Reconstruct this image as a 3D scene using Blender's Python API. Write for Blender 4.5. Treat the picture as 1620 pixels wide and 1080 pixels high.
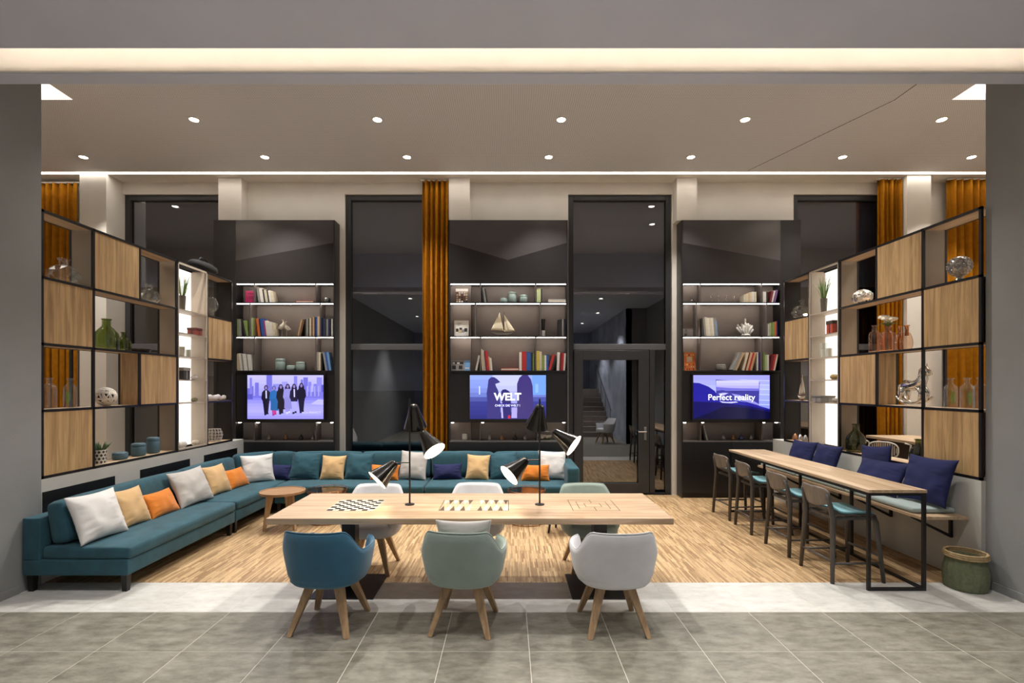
import bpy, bmesh, math, random
from mathutils import Vector, Matrix, noise
random.seed(7)
for o in list(bpy.data.objects): bpy.data.objects.remove(o)
SC = bpy.context.scene
COL = SC.collection
# ------------------------------------------------------------ camera
F, CX, CY, H = 790.0, 804.0, 610.0, 1.833      # focal length in pixels, vanishing point, eye height
cam_d = bpy.data.cameras.new('camera'); cam = bpy.data.objects.new('camera', cam_d); COL.objects.link(cam)
cam.location = (0, 0, H); cam.rotation_euler = (math.pi/2, 0, 0)
cam_d.sensor_width = 36; cam_d.lens = 36*F/1620
cam_d.shift_x = (810-CX)/1620; cam_d.shift_y = (CY-540)/1620
cam_d.clip_start = .05
SC.camera = cam
# ------------------------------------------------------------ world: night
w = bpy.data.worlds.new('night'); SC.world = w; w.use_nodes = True
w.node_tree.nodes['Background'].inputs[0].default_value = (.012, .016, .03, 1)
w.node_tree.nodes['Background'].inputs[1].default_value = 1.0
SC.view_settings.view_transform = 'Standard'; SC.view_settings.look = 'None'
SC.view_settings.gamma = 1; SC.view_settings.use_curve_mapping = False
SC.view_settings.exposure = 0.27
# light levels of the place's lamps and of the added lobby spots
E_SPOT, E_LOBBY_FILL, E_LAMP, E_COVE, E_SLOT, E_NICHE, E_TOWER, E_TV, E_RECESS = 275, 130, 3, 4.2, 9.0, 14.0, 1.5, 1.1, 5.0
WARM = (1, .96, .905)
# ------------------------------------------------------------ helpers
def lin(h):
    h = h.lstrip('#'); v = [int(h[i:i+2], 16)/255 for i in (0, 2, 4)]
    return tuple((c/12.92 if c <= .04045 else ((c+.055)/1.055)**2.4) for c in v) + (1,)
MATS = {}
def newmat(name):
    m = bpy.data.materials.new(name); m.use_nodes = True
    return m, m.node_tree.nodes, m.node_tree.links, m.node_tree.nodes['Principled BSDF']
def mat(name, col, rough=.5, metal=0, noise_s=0, var=0, bump=0, bump_s=200, coat=0, sheen=0, spec=.5):
    if name in MATS: return MATS[name]
    m, n, l, b = newmat(name)
    c = lin(col); b.inputs['Base Color'].default_value = c
    b.inputs['Roughness'].default_value = rough; b.inputs['Metallic'].default_value = metal
    b.inputs['Coat Weight'].default_value = coat; b.inputs['Sheen Weight'].default_value = sheen
    b.inputs['Specular IOR Level'].default_value = spec
    tc = n.new('ShaderNodeTexCoord')
    if var:
        t = n.new('ShaderNodeTexNoise'); t.inputs['Scale'].default_value = noise_s or 6; t.inputs['Detail'].default_value = 6
        l.new(tc.outputs['Object'], t.inputs['Vector'])
        r = n.new('ShaderNodeValToRGB')
        r.color_ramp.elements[0].position = .3; r.color_ramp.elements[1].position = .7
        r.color_ramp.elements[0].color = tuple(x*(1-var) for x in c[:3])+(1,)
        r.color_ramp.elements[1].color = tuple(min(1, x*(1+var)) for x in c[:3])+(1,)
        l.new(t.outputs['Fac'], r.inputs['Fac']); l.new(r.outputs['Color'], b.inputs['Base Color'])
    if bump:
        t2 = n.new('ShaderNodeTexNoise'); t2.inputs['Scale'].default_value = bump_s; t2.inputs['Detail'].default_value = 3
        l.new(tc.outputs['Object'], t2.inputs['Vector'])
        bp = n.new('ShaderNodeBump'); bp.inputs['Strength'].default_value = bump; bp.inputs['Distance'].default_value = .01
        l.new(t2.outputs['Fac'], bp.inputs['Height']); l.new(bp.outputs['Normal'], b.inputs['Normal'])
    MATS[name] = m; return m
def emis(name, col, s):
    if name in MATS: return MATS[name]
    m, n, l, b = newmat(name)
    b.inputs['Base Color'].default_value = (.0, .0, .0, 1) if s <= 3 else (.8, .8, .8, 1)
    b.inputs['Roughness'].default_value = .25
    b.inputs['Emission Color'].default_value = lin(col) if isinstance(col, str) else tuple(col)+(1,)
    b.inputs['Emission Strength'].default_value = s
    MATS[name] = m; return m
def wood(name, dark, light, axis='Z', rough=.5, scale=1.0, plank=0):
    if name in MATS: return MATS[name]
    m, n, l, b = newmat(name)
    tc = n.new('ShaderNodeTexCoord'); mp = n.new('ShaderNodeMapping')
    s = {'X': (1.2, 22, 22), 'Y': (22, 1.2, 22), 'Z': (22, 22, 1.2)}[axis]
    mp.inputs['Scale'].default_value = tuple(q*scale for q in s)
    oi = n.new('ShaderNodeObjectInfo'); ad = n.new('ShaderNodeVectorMath'); ad.operation = 'MULTIPLY_ADD'
    l.new(oi.outputs['Random'], ad.inputs[1]); ad.inputs[0].default_value = (7, 5, 9)
    l.new(tc.outputs['Object'], ad.inputs[2]); l.new(ad.outputs[0], mp.inputs['Vector'])
    t = n.new('ShaderNodeTexNoise'); t.inputs['Scale'].default_value = 1; t.inputs['Detail'].default_value = 8
    t.inputs['Roughness'].default_value = .65; t.inputs['Distortion'].default_value = .6
    l.new(mp.outputs['Vector'], t.inputs['Vector'])
    r = n.new('ShaderNodeValToRGB'); r.color_ramp.elements[0].position = .34; r.color_ramp.elements[1].position = .62
    r.color_ramp.elements[0].color = lin(dark); r.color_ramp.elements[1].color = lin(light)
    l.new(t.outputs['Fac'], r.inputs['Fac'])
    l.new(r.outputs['Color'], b.inputs['Base Color']); b.inputs['Roughness'].default_value = rough
    bp = n.new('ShaderNodeBump'); bp.inputs['Strength'].default_value = .08; bp.inputs['Distance'].default_value = .004
    l.new(t.outputs['Fac'], bp.inputs['Height']); l.new(bp.outputs['Normal'], b.inputs['Normal'])
    MATS[name] = m; return m
def thin_glass(name, tint, refl=.10, rough=.0):
    if name in MATS: return MATS[name]
    m, n, l, b = newmat(name); n.remove(b); out = n['Material Output']
    tr = n.new('ShaderNodeBsdfTransparent'); tr.inputs[0].default_value = lin(tint)
    gl = n.new('ShaderNodeBsdfGlossy'); gl.inputs['Roughness'].default_value = rough
    lw = n.new('ShaderNodeLayerWeight'); lw.inputs['Blend'].default_value = .5
    pw = n.new('ShaderNodeMath'); pw.operation = 'POWER'; pw.inputs[1].default_value = 3.5; l.new(lw.outputs['Facing'], pw.inputs[0])
    ad = n.new('ShaderNodeMath'); ad.operation = 'MULTIPLY_ADD'; ad.inputs[1].default_value = .7; ad.inputs[2].default_value = refl; ad.use_clamp = True
    l.new(pw.outputs[0], ad.inputs[0])
    mix = n.new('ShaderNodeMixShader'); l.new(ad.outputs[0], mix.inputs[0]); l.new(tr.outputs[0], mix.inputs[1]); l.new(gl.outputs[0], mix.inputs[2])
    l.new(mix.outputs[0], out.inputs[0]); MATS[name] = m; return m

class MB:
    "collects shapes, then links them as ONE mesh object"
    def __init__(s, org=(0, 0, 0)): s.v = []; s.f = []; s.m = []; s.o = Vector(org); s.mi = 0
    def add(s, vs, fs):
        k = len(s.v); s.v += [Vector(p) for p in vs]; s.f += [tuple(i+k for i in f) for f in fs]; s.m += [s.mi]*len(fs); return s
    def box(s, x0, x1, y0, y1, z0, z1):
        x0, x1 = min(x0, x1), max(x0, x1); y0, y1 = min(y0, y1), max(y0, y1); z0, z1 = min(z0, z1), max(z0, z1)
        return s.add([(x0, y0, z0), (x1, y0, z0), (x1, y1, z0), (x0, y1, z0), (x0, y0, z1), (x1, y0, z1), (x1, y1, z1), (x0, y1, z1)],
                     [(0, 3, 2, 1), (4, 5, 6, 7), (0, 1, 5, 4), (1, 2, 6, 5), (2, 3, 7, 6), (3, 0, 4, 7)])
    def loft(s, rings, cap0=True, cap1=True, closed=True):
        n = len(rings[0]); vs = [p for r in rings for p in r]; fs = []
        for i in range(len(rings)-1):
            for j in range(n if closed else n-1):
                k = (j+1) % n; fs.append((i*n+j, i*n+k, (i+1)*n+k, (i+1)*n+j))
        if cap0: fs.append(tuple(reversed(range(n))))
        if cap1: fs.append(tuple((len(rings)-1)*n+j for j in range(n)))
        return s.add(vs, fs)
    def cyl(s, p0, p1, r0, r1=None, n=12, cap=True):
        p0, p1 = Vector(p0), Vector(p1); r1 = r0 if r1 is None else r1
        d = (p1-p0).normalized(); u = d.orthogonal().normalized(); v = d.cross(u)
        rg = [[p+(u*math.cos(2*math.pi*i/n)+v*math.sin(2*math.pi*i/n))*r for i in range(n)] for p, r in ((p0, r0), (p1, r1))]
        return s.loft(rg, cap, cap)
    def sq(s, p0, p1, a0, a1=None):
        p0, p1 = Vector(p0), Vector(p1); a1 = a0 if a1 is None else a1
        rg = [[p+Vector((x*a/2, y*a/2, 0)) for x, y in ((-1, -1), (1, -1), (1, 1), (-1, 1))] for p, a in ((p0, a0), (p1, a1))]
        if p1.z < p0.z: rg.reverse()
        return s.loft(rg)
    def tube(s, pts, r, n=8, closed=False, rs=None):
        pts = [Vector(p) for p in pts]; rings = []; N = len(pts); u = None
        for i, p in enumerate(pts):
            a = pts[(i-1) % N] if (closed or i > 0) else p; b = pts[(i+1) % N] if (closed or i < N-1) else p
            d = (b-a).normalized()
            if u is None: u = d.orthogonal().normalized()
            else: u = (u-d*u.dot(d)); u = u.normalized() if u.length > 1e-6 else d.orthogonal().normalized()
            v = d.cross(u); rr = rs[i] if rs else r
            rings.append([p+(u*math.cos(2*math.pi*j/n)+v*math.sin(2*math.pi*j/n))*rr for j in range(n)])
        if closed: rings.append(rings[0])
        return s.loft(rings, not closed, not closed)
    def lathe(s, prof, n=24, c=(0, 0, 0), cap=True):
        c = Vector(c)
        rg = [[c+Vector((r*math.cos(2*math.pi*j/n), r*math.sin(2*math.pi*j/n), z)) for j in range(n)] for r, z in prof]
        return s.loft(rg, cap and prof[0][0] > 1e-4, cap and prof[-1][0] > 1e-4)
    def prism(s, poly, y0, y1):
        "polygon in the x-z plane, extruded along y"
        n = len(poly)
        vs = [(x, y0, z) for x, z in poly]+[(x, y1, z) for x, z in poly]
        fs = [tuple(range(n)), tuple(reversed(range(n, 2*n)))]+[(i, i+n, (i+1) % n+n, (i+1) % n) for i in range(n)]
        return s.add(vs, fs)
    def build(s, name, m, parent=None, smooth=False, bevel=0, seg=2, loc=None, sub=0, solid=0):
        me = bpy.data.meshes.new(name); me.from_pydata([tuple(p-s.o) for p in s.v], [], s.f)
        ms = m if isinstance(m, (list, tuple)) else [m]
        for q in ms: me.materials.append(q)
        if len(ms) > 1: me.polygons.foreach_set('material_index', s.m)
        bm = bmesh.new(); bm.from_mesh(me); bmesh.ops.remove_doubles(bm, verts=bm.verts, dist=1e-5)
        bmesh.ops.recalc_face_normals(bm, faces=bm.faces); bm.to_mesh(me); bm.free()
        if smooth:
            me.polygons.foreach_set('use_smooth', [True]*len(me.polygons))
            if smooth != 2: me.set_sharp_from_angle(angle=math.radians(45))
        o = bpy.data.objects.new(name, me); COL.objects.link(o)
        if parent: o.parent = parent
        if loc: o.location = loc
        elif not parent: o.location = s.o
        if bevel:
            b = o.modifiers.new('bevel', 'BEVEL'); b.width = bevel; b.segments = seg; b.limit_method = 'ANGLE'; b.angle_limit = math.radians(40)
            b.use_clamp_overlap = True
        if sub:
            q = o.modifiers.new('sub', 'SUBSURF'); q.levels = q.render_levels = sub
        if solid:
            q = o.modifiers.new('thick', 'SOLIDIFY'); q.thickness = solid
        return o
def tag(o, label, cat, group=None, kind=None):
    o['label'] = label; o['category'] = cat
    if group: o['group'] = group
    if kind: o['kind'] = kind
    return o
def thing(name, label, cat, loc=(0, 0, 0), rz=0, group=None):
    o = bpy.data.objects.new(name, None); COL.objects.link(o); o.empty_display_size = .1
    o.location = loc; o.rotation_euler = (0, 0, rz); return tag(o, label, cat, group)
def struct(o, label, cat): return tag(o, label, cat, None, 'structure')
def dup(root, loc, rz=0, label=None, group=None):
    r = root.copy(); COL.objects.link(r); r.location = loc; r.rotation_euler = (0, 0, rz)
    if label: r['label'] = label
    if group: r['group'] = group
    for ch in list(root.children):
        c = ch.copy(); COL.objects.link(c); c.parent = r
        for g in ch.children:
            d = g.copy(); COL.objects.link(d); d.parent = c
    return r
def lamp(kind, name, loc, power, color=WARM, parent=None, size=.05, ang=80, blend=.6, target=None):
    d = bpy.data.lights.new(name, kind); d.energy = power; d.color = color
    d.shadow_soft_size = size
    if kind == 'SPOT': d.spot_size = math.radians(ang); d.spot_blend = blend
    o = bpy.data.objects.new(name, d); COL.objects.link(o); o.location = loc
    if parent: o.parent = parent
    if target is not None: o.rotation_euler = (Vector(target)-Vector(loc)).to_track_quat('-Z', 'Y').to_euler()
    return o
def PX(px, Y): return (px-CX)*Y/F
def PZ(py, Y): return H-(py-CY)*Y/F
def shelf_y(px, X=4.32): return F*X/abs(px-CX)
# ------------------------------------------------------------ materials
M = {}
M['white'] = mat('white_plaster', 'dcd6cc', .85, var=.04, noise_s=3, bump=.05)
M['grey_plaster'] = mat('grey_plaster', '8c8d8d', .8, var=.08, noise_s=1.5, bump=.08, bump_s=60)
M['soffit'] = mat('soffit_paint', 'c8ccdc', .8, var=.03, noise_s=2)
M['concrete'] = mat('concrete', 'bdbbb4', .75, var=.10, noise_s=2.5, bump=.1, bump_s=40)
M['black'] = mat('black_steel', '121012', .4, var=.2, noise_s=30)
M['cab'] = mat('charcoal_laminate', '1c1b1d', .35, var=.06, noise_s=3)
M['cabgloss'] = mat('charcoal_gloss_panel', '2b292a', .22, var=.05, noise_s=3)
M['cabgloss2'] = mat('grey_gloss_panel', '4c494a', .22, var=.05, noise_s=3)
M['niche'] = mat('niche_taupe', '857a74', .5, var=.05, noise_s=5)
M['oak'] = wood('oak_panel', '94744c', 'c4a273', 'Z')
M['oak_x'] = wood('oak_along', '9a7d60', 'bba286', 'X', .5)
M['oak_y'] = wood('oak_across', 'a68868', 'c9b092', 'Y', .5)
M['ash'] = wood('leg_wood', '8c6f52', 'b4956f', 'Z', .5)
M['taupe'] = mat('taupe_board', '9a8c7c', .6, var=.06, noise_s=6)
M['tower'] = mat('pale_metal', 'a89a8a', .5, var=.03, noise_s=8)
M['teal'] = mat('teal_velvet', '1d4c59', .8, var=.22, noise_s=9, bump=.2, bump_s=350, sheen=.12)
M['curtain'] = mat('amber_velvet', 'a0660a', .9, var=.15, noise_s=12, bump=.15, bump_s=200, sheen=0, spec=.15)
M['grout'] = mat('pale_grout', 'cfc9bd', .9, var=.05, noise_s=30)
M['alu'] = mat('dark_aluminium', '3a3a3b', .4, .3, var=.05, noise_s=10)
M['blind'] = mat('grey_blind_fabric', 'c2c2c6', .9, var=.04, noise_s=4)
M['chrome'] = mat('brushed_chrome', 'c8c8c8', .2, 1, var=.05, noise_s=20)
M['silver'] = mat('silver', 'd8d4cc', .16, 1, var=.1, noise_s=25)
M['copper'] = mat('copper', 'c98a5e', .2, 1, var=.1, noise_s=20)
M['glass'] = thin_glass('window_glass', 'c4c8d0', .19)
M['cglass'] = thin_glass('clear_glass', 'fafcfc', .06, .02)
M['gglass'] = thin_glass('green_glass', 'cdd6ae', .06, .02)
M['dglass'] = thin_glass('olive_glass', 'c6cbac', .06, .02)
M['cuglass'] = thin_glass('rose_glass', 'fcebdc', .08, .02)
def floor_mats():
    # fine strip parquet
    m, n, l, b = newmat('strip_parquet')
    tc = n.new('ShaderNodeTexCoord'); mp = n.new('ShaderNodeMapping'); mp.inputs['Rotation'].default_value = (0, 0, math.pi/2)
    l.new(tc.outputs['Object'], mp.inputs['Vector'])
    br = n.new('ShaderNodeTexBrick'); br.offset = .37; br.inputs['Scale'].default_value = 1
    br.inputs['Brick Width'].default_value = .26; br.inputs['Row Height'].default_value = .016; br.inputs['Mortar Size'].default_value = .0009
    br.inputs['Color1'].default_value = lin('7c5d3b'); br.inputs['Color2'].default_value = lin('c9aa80'); br.inputs['Mortar'].default_value = lin('7a5c3a')
    br.inputs['Bias'].default_value = .15
    l.new(mp.outputs['Vector'], br.inputs['Vector'])
    m2 = n.new('ShaderNodeMapping'); m2.inputs['Scale'].default_value = (90, 4, 1); l.new(tc.outputs['Object'], m2.inputs['Vector'])
    t = n.new('ShaderNodeTexNoise'); t.inputs['Scale'].default_value = 1; t.inputs['Detail'].default_value = 5; l.new(m2.outputs['Vector'], t.inputs['Vector'])
    mx = n.new('ShaderNodeMix'); mx.data_type = 'RGBA'; mx.blend_type = 'OVERLAY'; mx.inputs[0].default_value = .5
    l.new(br.outputs['Color'], mx.inputs[6]); l.new(t.outputs['Fac'], mx.inputs[7]); l.new(mx.outputs[2], b.inputs['Base Color'])
    b.inputs['Roughness'].default_value = .5
    M['parquet'] = m
    for nm, c0, c1 in (('tile_dark', '5f5b50', '8e8a7e'), ('tile_light', 'bbb9b2', 'd4d2cd')):
        m, n, l, b = newmat(nm)
        tc = n.new('ShaderNodeTexCoord'); oi = n.new('ShaderNodeObjectInfo')
        ad = n.new('ShaderNodeVectorMath'); ad.operation = 'MULTIPLY_ADD'; ad.inputs[0].default_value = (9, 13, 3)
        l.new(oi.outputs['Random'], ad.inputs[1]); l.new(tc.outputs['Object'], ad.inputs[2])
        mp = n.new('ShaderNodeMapping'); mp.inputs['Scale'].default_value = (6, 14, 3); l.new(ad.outputs[0], mp.inputs['Vector'])
        t = n.new('ShaderNodeTexNoise'); t.inputs['Scale'].default_value = 1; t.inputs['Detail'].default_value = 10; t.inputs['Roughness'].default_value = .7
        l.new(mp.outputs['Vector'], t.inputs['Vector'])
        r = n.new('ShaderNodeValToRGB'); r.color_ramp.elements[0].position = .32; r.color_ramp.elements[1].position = .66
        r.color_ramp.elements[0].color = lin(c0); r.color_ramp.elements[1].color = lin(c1)
        l.new(t.outputs['Fac'], r.inputs['Fac']); l.new(r.outputs['Color'], b.inputs['Base Color'])
        b.inputs['Roughness'].default_value = .42
        bp = n.new('ShaderNodeBump'); bp.inputs['Strength'].default_value = .06; bp.inputs['Distance'].default_value = .004
        l.new(t.outputs['Fac'], bp.inputs['Height']); l.new(bp.outputs['Normal'], b.inputs['Normal'])
        M[nm] = m
    # perforated ceiling board
    m, n, l, b = newmat('perforated_ceiling')
    tc = n.new('ShaderNodeTexCoord'); fr = n.new('ShaderNodeVectorMath'); fr.operation = 'SCALE'; fr.inputs[3].default_value = 1/.026
    l.new(tc.outputs['Object'], fr.inputs[0])
    f2 = n.new('ShaderNodeVectorMath'); f2.operation = 'FRACTION'; l.new(fr.outputs[0], f2.inputs[0])
    f3 = n.new('ShaderNodeVectorMath'); f3.operation = 'SUBTRACT'; f3.inputs[1].default_value = (.5, .5, 0); l.new(f2.outputs[0], f3.inputs[0])
    f4 = n.new('ShaderNodeVectorMath'); f4.operation = 'MULTIPLY'; f4.inputs[1].default_value = (1, 1, 0); l.new(f3.outputs[0], f4.inputs[0])
    ln = n.new('ShaderNodeVectorMath'); ln.operation = 'LENGTH'; l.new(f4.outputs[0], ln.inputs[0])
    gt = n.new('ShaderNodeMath'); gt.operation = 'LESS_THAN'; gt.inputs[1].default_value = .25; l.new(ln.outputs['Value'], gt.inputs[0])
    mx = n.new('ShaderNodeMix'); mx.data_type = 'RGBA'; mx.inputs[6].default_value = lin('dedee2'); mx.inputs[7].default_value = lin('b0aeae')
    l.new(gt.outputs[0], mx.inputs[0]); l.new(mx.outputs[2], b.inputs['Base Color']); b.inputs['Roughness'].default_value = .7
    M['ceil'] = m
floor_mats()
# ============================================================ SETTING
XL, XR, ZC = -4.32, 4.36, 5.25
YW = 8.4                       # back wall
EDGE = 4.656                   # parquet starts here
# --- lobby floor: slab plus single tiles
fl = struct(MB().box(-4.9, 4.9, -6, EDGE, -.12, -.0012).build('floor', M['grout']), 'lobby floor of square stone tiles with pale joints', 'floor')
def tile_row(y0, y1, m, x_start, x_end):
    k0 = math.floor((x_start-.1455)/.6)
    x = .1455+.6*k0; full = None
    while x < x_end:
        a, b = max(x, x_start), min(x+.6, x_end)
        j = .005
        key = (m.name, round(b-a, 3), round(y1-y0, 3))
        if b-a > .02:
            if key not in TILE:
                w, d = (b-a)/2-j/2, (y1-y0)/2-j/2
                o = MB().box(-w, w, -d, d, -.001, 0).build('tile', m, fl)
                TILE[key] = o.data
            else:
                o = bpy.data.objects.new('tile', TILE[key]); COL.objects.link(o); o.parent = fl
            o.location = ((a+b)/2, (y0+y1)/2, 0)
        x += .6
TILE = {}
tile_row(4.045, EDGE, M['tile_light'], -4.9, 4.9)
for k in range(13):
    tile_row(4.045-.6*(k+1), 4.045-.6*k, M['tile_dark'], -4.9, 4.9)
pf = struct(MB().box(-8.6, 8.6, EDGE, YW, -.12, 0).build('floor', M['parquet']), 'warm oak strip parquet floor of the lounge', 'floor')
# --- walls
w = struct(MB().box(XL-.3, XL, -6, 4.62, 0, ZC+.2).build('wall_left', M['grey_plaster']), 'smooth grey wall at the left edge beside the teal sofa', 'wall')
w2 = struct(MB().box(XR, XR+.3, 1.2, 4.56, 0, ZC+.2).build('wall_right', M['grey_plaster']), 'smooth grey wall at the right edge beside the basket', 'wall')
struct(MB().box(XL, XL+.012, -6, 4.41, 0, .07).build('baseboard_left', M['grey_plaster']), 'low grey baseboard on the left wall', 'baseboard')
struct(MB().box(XR-.012, XR, 1.2, 4.56, 0, .07).build('baseboard_right', M['grey_plaster']), 'low grey baseboard on the right wall', 'baseboard')
struct(MB().box(-8.6, XL-.3, 4.5, 4.62, 0, ZC+.2).build('wall_portal_left', M['white']), 'white wall closing the side bay behind the left portal', 'wall')
struct(MB().box(XR+.3, 8.6, 4.44, 4.56, 0, ZC+.2).build('wall_portal_right', M['white']), 'white wall closing the side bay behind the right portal', 'wall')
struct(MB().box(-8.75, -8.6, 4.5, YW+.15, 0, ZC+.2).build('wall_far_left', M['white']), 'white end wall of the left side bay', 'wall')
struct(MB().box(8.6, 8.75, 4.44, YW+.15, 0, ZC+.2).build('wall_far_right', M['white']), 'white end wall of the right side bay', 'wall')
WIN = [(-6.48, -4.8), (-2.75, -1.0), (1.01, 2.755), (4.8, 6.48)]
ZW = 5.055
mb = MB()
xs = [-8.6]+[q for p in WIN for q in p]+[8.6]
for i in range(0, len(xs), 2): mb.box(xs[i], xs[i+1], YW, YW+.3, 0, ZW)
mb.box(-8.6, 8.6, YW, YW+.3, ZW, ZC+.2)
wb = struct(mb.build('wall_back', M['white']), 'white back wall with tall dark windows between the cabinets', 'wall')
for x0, x1, y0, zp in ((-4.76, -4.38, 8.2, 4.545), (-.976, -.633, 8.2, 4.545), (2.77, 3.1, 8.2, 4.545), (-6.91, -6.48, 8.05, 0), (6.47, 6.86, 8.1, 0)):
    MB().box(x0, x1, y0, YW, zp, ZC).build('pillar', M['white'], wb)
# --- ceilings
RL, RR = (-6.3, -5.2, 4.75, 5.97), (5.30, 6.4, 4.75, 5.97)
mb = MB(); z0, z1 = ZC, ZC+.08
mb.box(-8.6, RL[0], 4.05, 7.985, z0, z1); mb.box(RL[1], RR[0], 4.05, 7.985, z0, z1); mb.box(RR[1], 8.6, 4.05, 7.985, z0, z1)
for r in (RL, RR): mb.box(r[0], r[1], 4.05, r[2], z0, z1); mb.box(r[0], r[1], r[3], 7.985, z0, z1)
ce = struct(mb.build('ceiling', M['ceil']), 'perforated beige lounge ceiling with recessed spots', 'ceiling')
for r in (RL, RR):
    mb = MB()
    mb.box(r[0]-.02, r[0], r[2], r[3], z1, z1+.3); mb.box(r[1], r[1]+.02, r[2], r[3], z1, z1+.3)
    mb.box(r[0], r[1], r[3], r[3]+.02, z1, z1+.3); mb.box(r[0], r[1], r[2]-.02, r[2], z1, z1+.3)
    mb.build('light_recess', M['white'], ce)
MB().tube([(4.63, 5.60, ZC-.0005), (4.62, 5.97, ZC-.0005), (3.81, 7.94, ZC-.0005)], .004, 4).build('expansion_joint', mat('joint_black', '2a2825', .9), ce)
struct(MB().box(-8.6, 8.6, 8.075, YW, ZC, ZC+.08).build('ceiling', M['white']), 'narrow white ceiling strip along the windows', 'ceiling')
struct(MB().box(-8.6, 8.6, 7.985, 8.075, ZC+.075, ZC+.1).build('ceiling', M['white']), 'closed top of the light slot by the windows', 'ceiling')
ZL, YE = 4.278, 3.62            # lobby ceiling and its lit edge
lc = struct(MB().box(XL, XR, -6, YE, ZL, ZL+.06).build('ceiling', M['soffit']), 'smooth grey lobby ceiling in front', 'ceiling')
struct(MB().box(XL, XR, 3.92, 4.05, ZL, ZC+.2).build('trim_1', M['soffit']), 'grey beam over the opening, lit by the cove', 'beam')
struct(MB().box(XL, XR, 3.0, 3.92, ZL+.42, ZL+.5).build('ceiling', M['white']), 'top of the warm cove above the grey lobby ceiling', 'ceiling')
struct(MB().box(XL, XR, 3.0, 3.05, ZL+.06, ZL+.42).build('trim_3', M['white']), 'closed rear of the warm cove', 'trim')
struct(MB().box(XL, XR, 3.9, 3.9195, ZL+.012, ZL+.42).build('trim_2', mat('cove_white', 'ece6dc', .8, var=.02)), 'white cove face glowing above the opening', 'cove')
tag(MB((0, YE-.1, ZL+.06)).box(XL+.03, XR-.03, YE-.11, YE-.085, ZL+.06, ZL+.072).build('led_strip', emis('cove_led', (1, .87, .74), E_COVE*6)), 'warm light strip hidden in the cove over the opening', 'light strip')
tag(MB((0, 8.03, ZC+.06)).box(-8.5, 8.5, 7.99, 8.07, ZC+.055, ZC+.073).build('light_line', emis('slot_led', (1, .93, .84), E_SLOT)), 'long bright light line across the ceiling near the windows', 'light strip')
for r, sd in ((RL, 'left'), (RR, 'right')):
    tag(MB((r[0], r[2], z1+.29)).box(r[0]+.02, r[1]-.02, r[2]+.02, r[3]-.02, z1+.28, z1+.298).build('ceiling_light', emis('recess_led', (1, .9, .8), E_RECESS)), 'glowing panel in the ceiling recess beside the %s grey wall' % sd, 'ceiling light')
# --- windows
def window(n, x0, x1, door=False):
    r = bpy.data.objects.new('door_1' if door else 'window_%d' % n, None); COL.objects.link(r)
    r.location = ((x0+x1)/2, YW+.08, 0)
    lab = {1: 'tall dark window behind the left open shelving', 2: 'tall dark window behind the sofa beside the amber curtain',
           3: 'tall glazed door with upper light, reflecting the room', 4: 'tall dark window behind the right open shelving'}[n]
    struct(r, lab, 'door' if door else 'window')
    o = tuple(r.location); fy0, fy1 = YW+.04, YW+.14
    mb = MB(o); f = .09
    mb.box(x0, x0+f, fy0, fy1, 0, ZW); mb.box(x1-f, x1, fy0, fy1, 0, ZW); mb.box(x0+f, x1-f, fy0, fy1, ZW-f, ZW); mb.box(x0+f, x1-f, fy0, fy1, 0, .019 if door else .07)
    mb.build('window_frame', M['alu'], r, bevel=.006)
    MB(o).box(x0+f, x1-f, fy0, fy1, 2.44, 2.54).build('transom', mat('transom_grey', '6a6a6c', .35, .4, var=.03), r, bevel=.006)
    MB(o).box(x0+f, x1-f, YW+.085, YW+.093, 2.54, ZW-f).build('pane', M['glass'], r)
    MB(o).box(x0+f, x1-f, YW+.15, YW+.156, 3.52, ZW-f).build('roller_blind', M['blind'], r)
    MB(o).cyl((x0+f, YW+.2, ZW-.12), (x1-f, YW+.2, ZW-.12), .035).build('blind_roll', M['black'], r)
    if not door:
        MB(o).box(x0+f, x1-f, YW+.085, YW+.093, .07, 2.44).build('pane', M['glass'], r)
        MB(o).box(x0+f, x1-f, YW+.15, YW+.156, 1.75 if n in (2,) else 2.0, 2.44).build('roller_blind', M['blind'], r)
    else:
        xs_ = 2.39
        MB(o).box(xs_, xs_+.09, fy0, fy1, .02, 2.44).build('mullion', M['alu'], r, bevel=.006)
        MB(o).box(xs_+.09, x1-f, YW+.085, YW+.093, .07, 2.44).build('pane', M['glass'], r)
        a0, a1, b0, b1 = x0+f+.01, xs_-.01, .02, 2.43
        mb = MB(o); g = .15
        mb.box(a0, a0+g, YW+.02, fy1-.02, b0, b1); mb.box(a1-g*1.2, a1, YW+.02, fy1-.02, b0, b1); mb.box(a0+g, a1-g*1.2, YW+.02, fy1-.02, b1-.16, b1); mb.box(a0+g, a1-g*1.2, YW+.02, fy1-.02, b0, b0+.17)
        leaf = mb.build('door_leaf', M['alu'], r, bevel=.006)
        MB(o).box(a0+g, a1-g*1.2, YW+.07, YW+.078, b0+.17, b1-.16).build('pane', M['glass'], leaf)
        hx = a1-.07; mb = MB(o)
        mb.box(hx-.02, hx+.02, YW+.012, YW+.02, .92, 1.14); mb.cyl((hx, YW+.02, 1.06), (hx, YW-.04, 1.06), .01); mb.cyl((hx+.01, YW-.04, 1.06), (hx-.13, YW-.04, 1.06), .01)
        mb.build('handle', M['chrome'], leaf, smooth=True)
    return r
for i, (a, b) in enumerate(WIN): window(i+1, a, b, i == 2)
# the night outside
struct(MB().box(-14, 14, YW+.3, 16, -.3, -.05).build('ground_outside', mat('asphalt', '2a2a2c', .9, var=.2, noise_s=4)), 'dark paving outside the windows', 'ground')
struct(MB().box(-14, 14, 16, 16.3, -.3, 9).build('wall_opposite', mat('night_facade', '16171c', .9, var=.2, noise_s=2)), 'unlit facade across the yard', 'wall')
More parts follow.
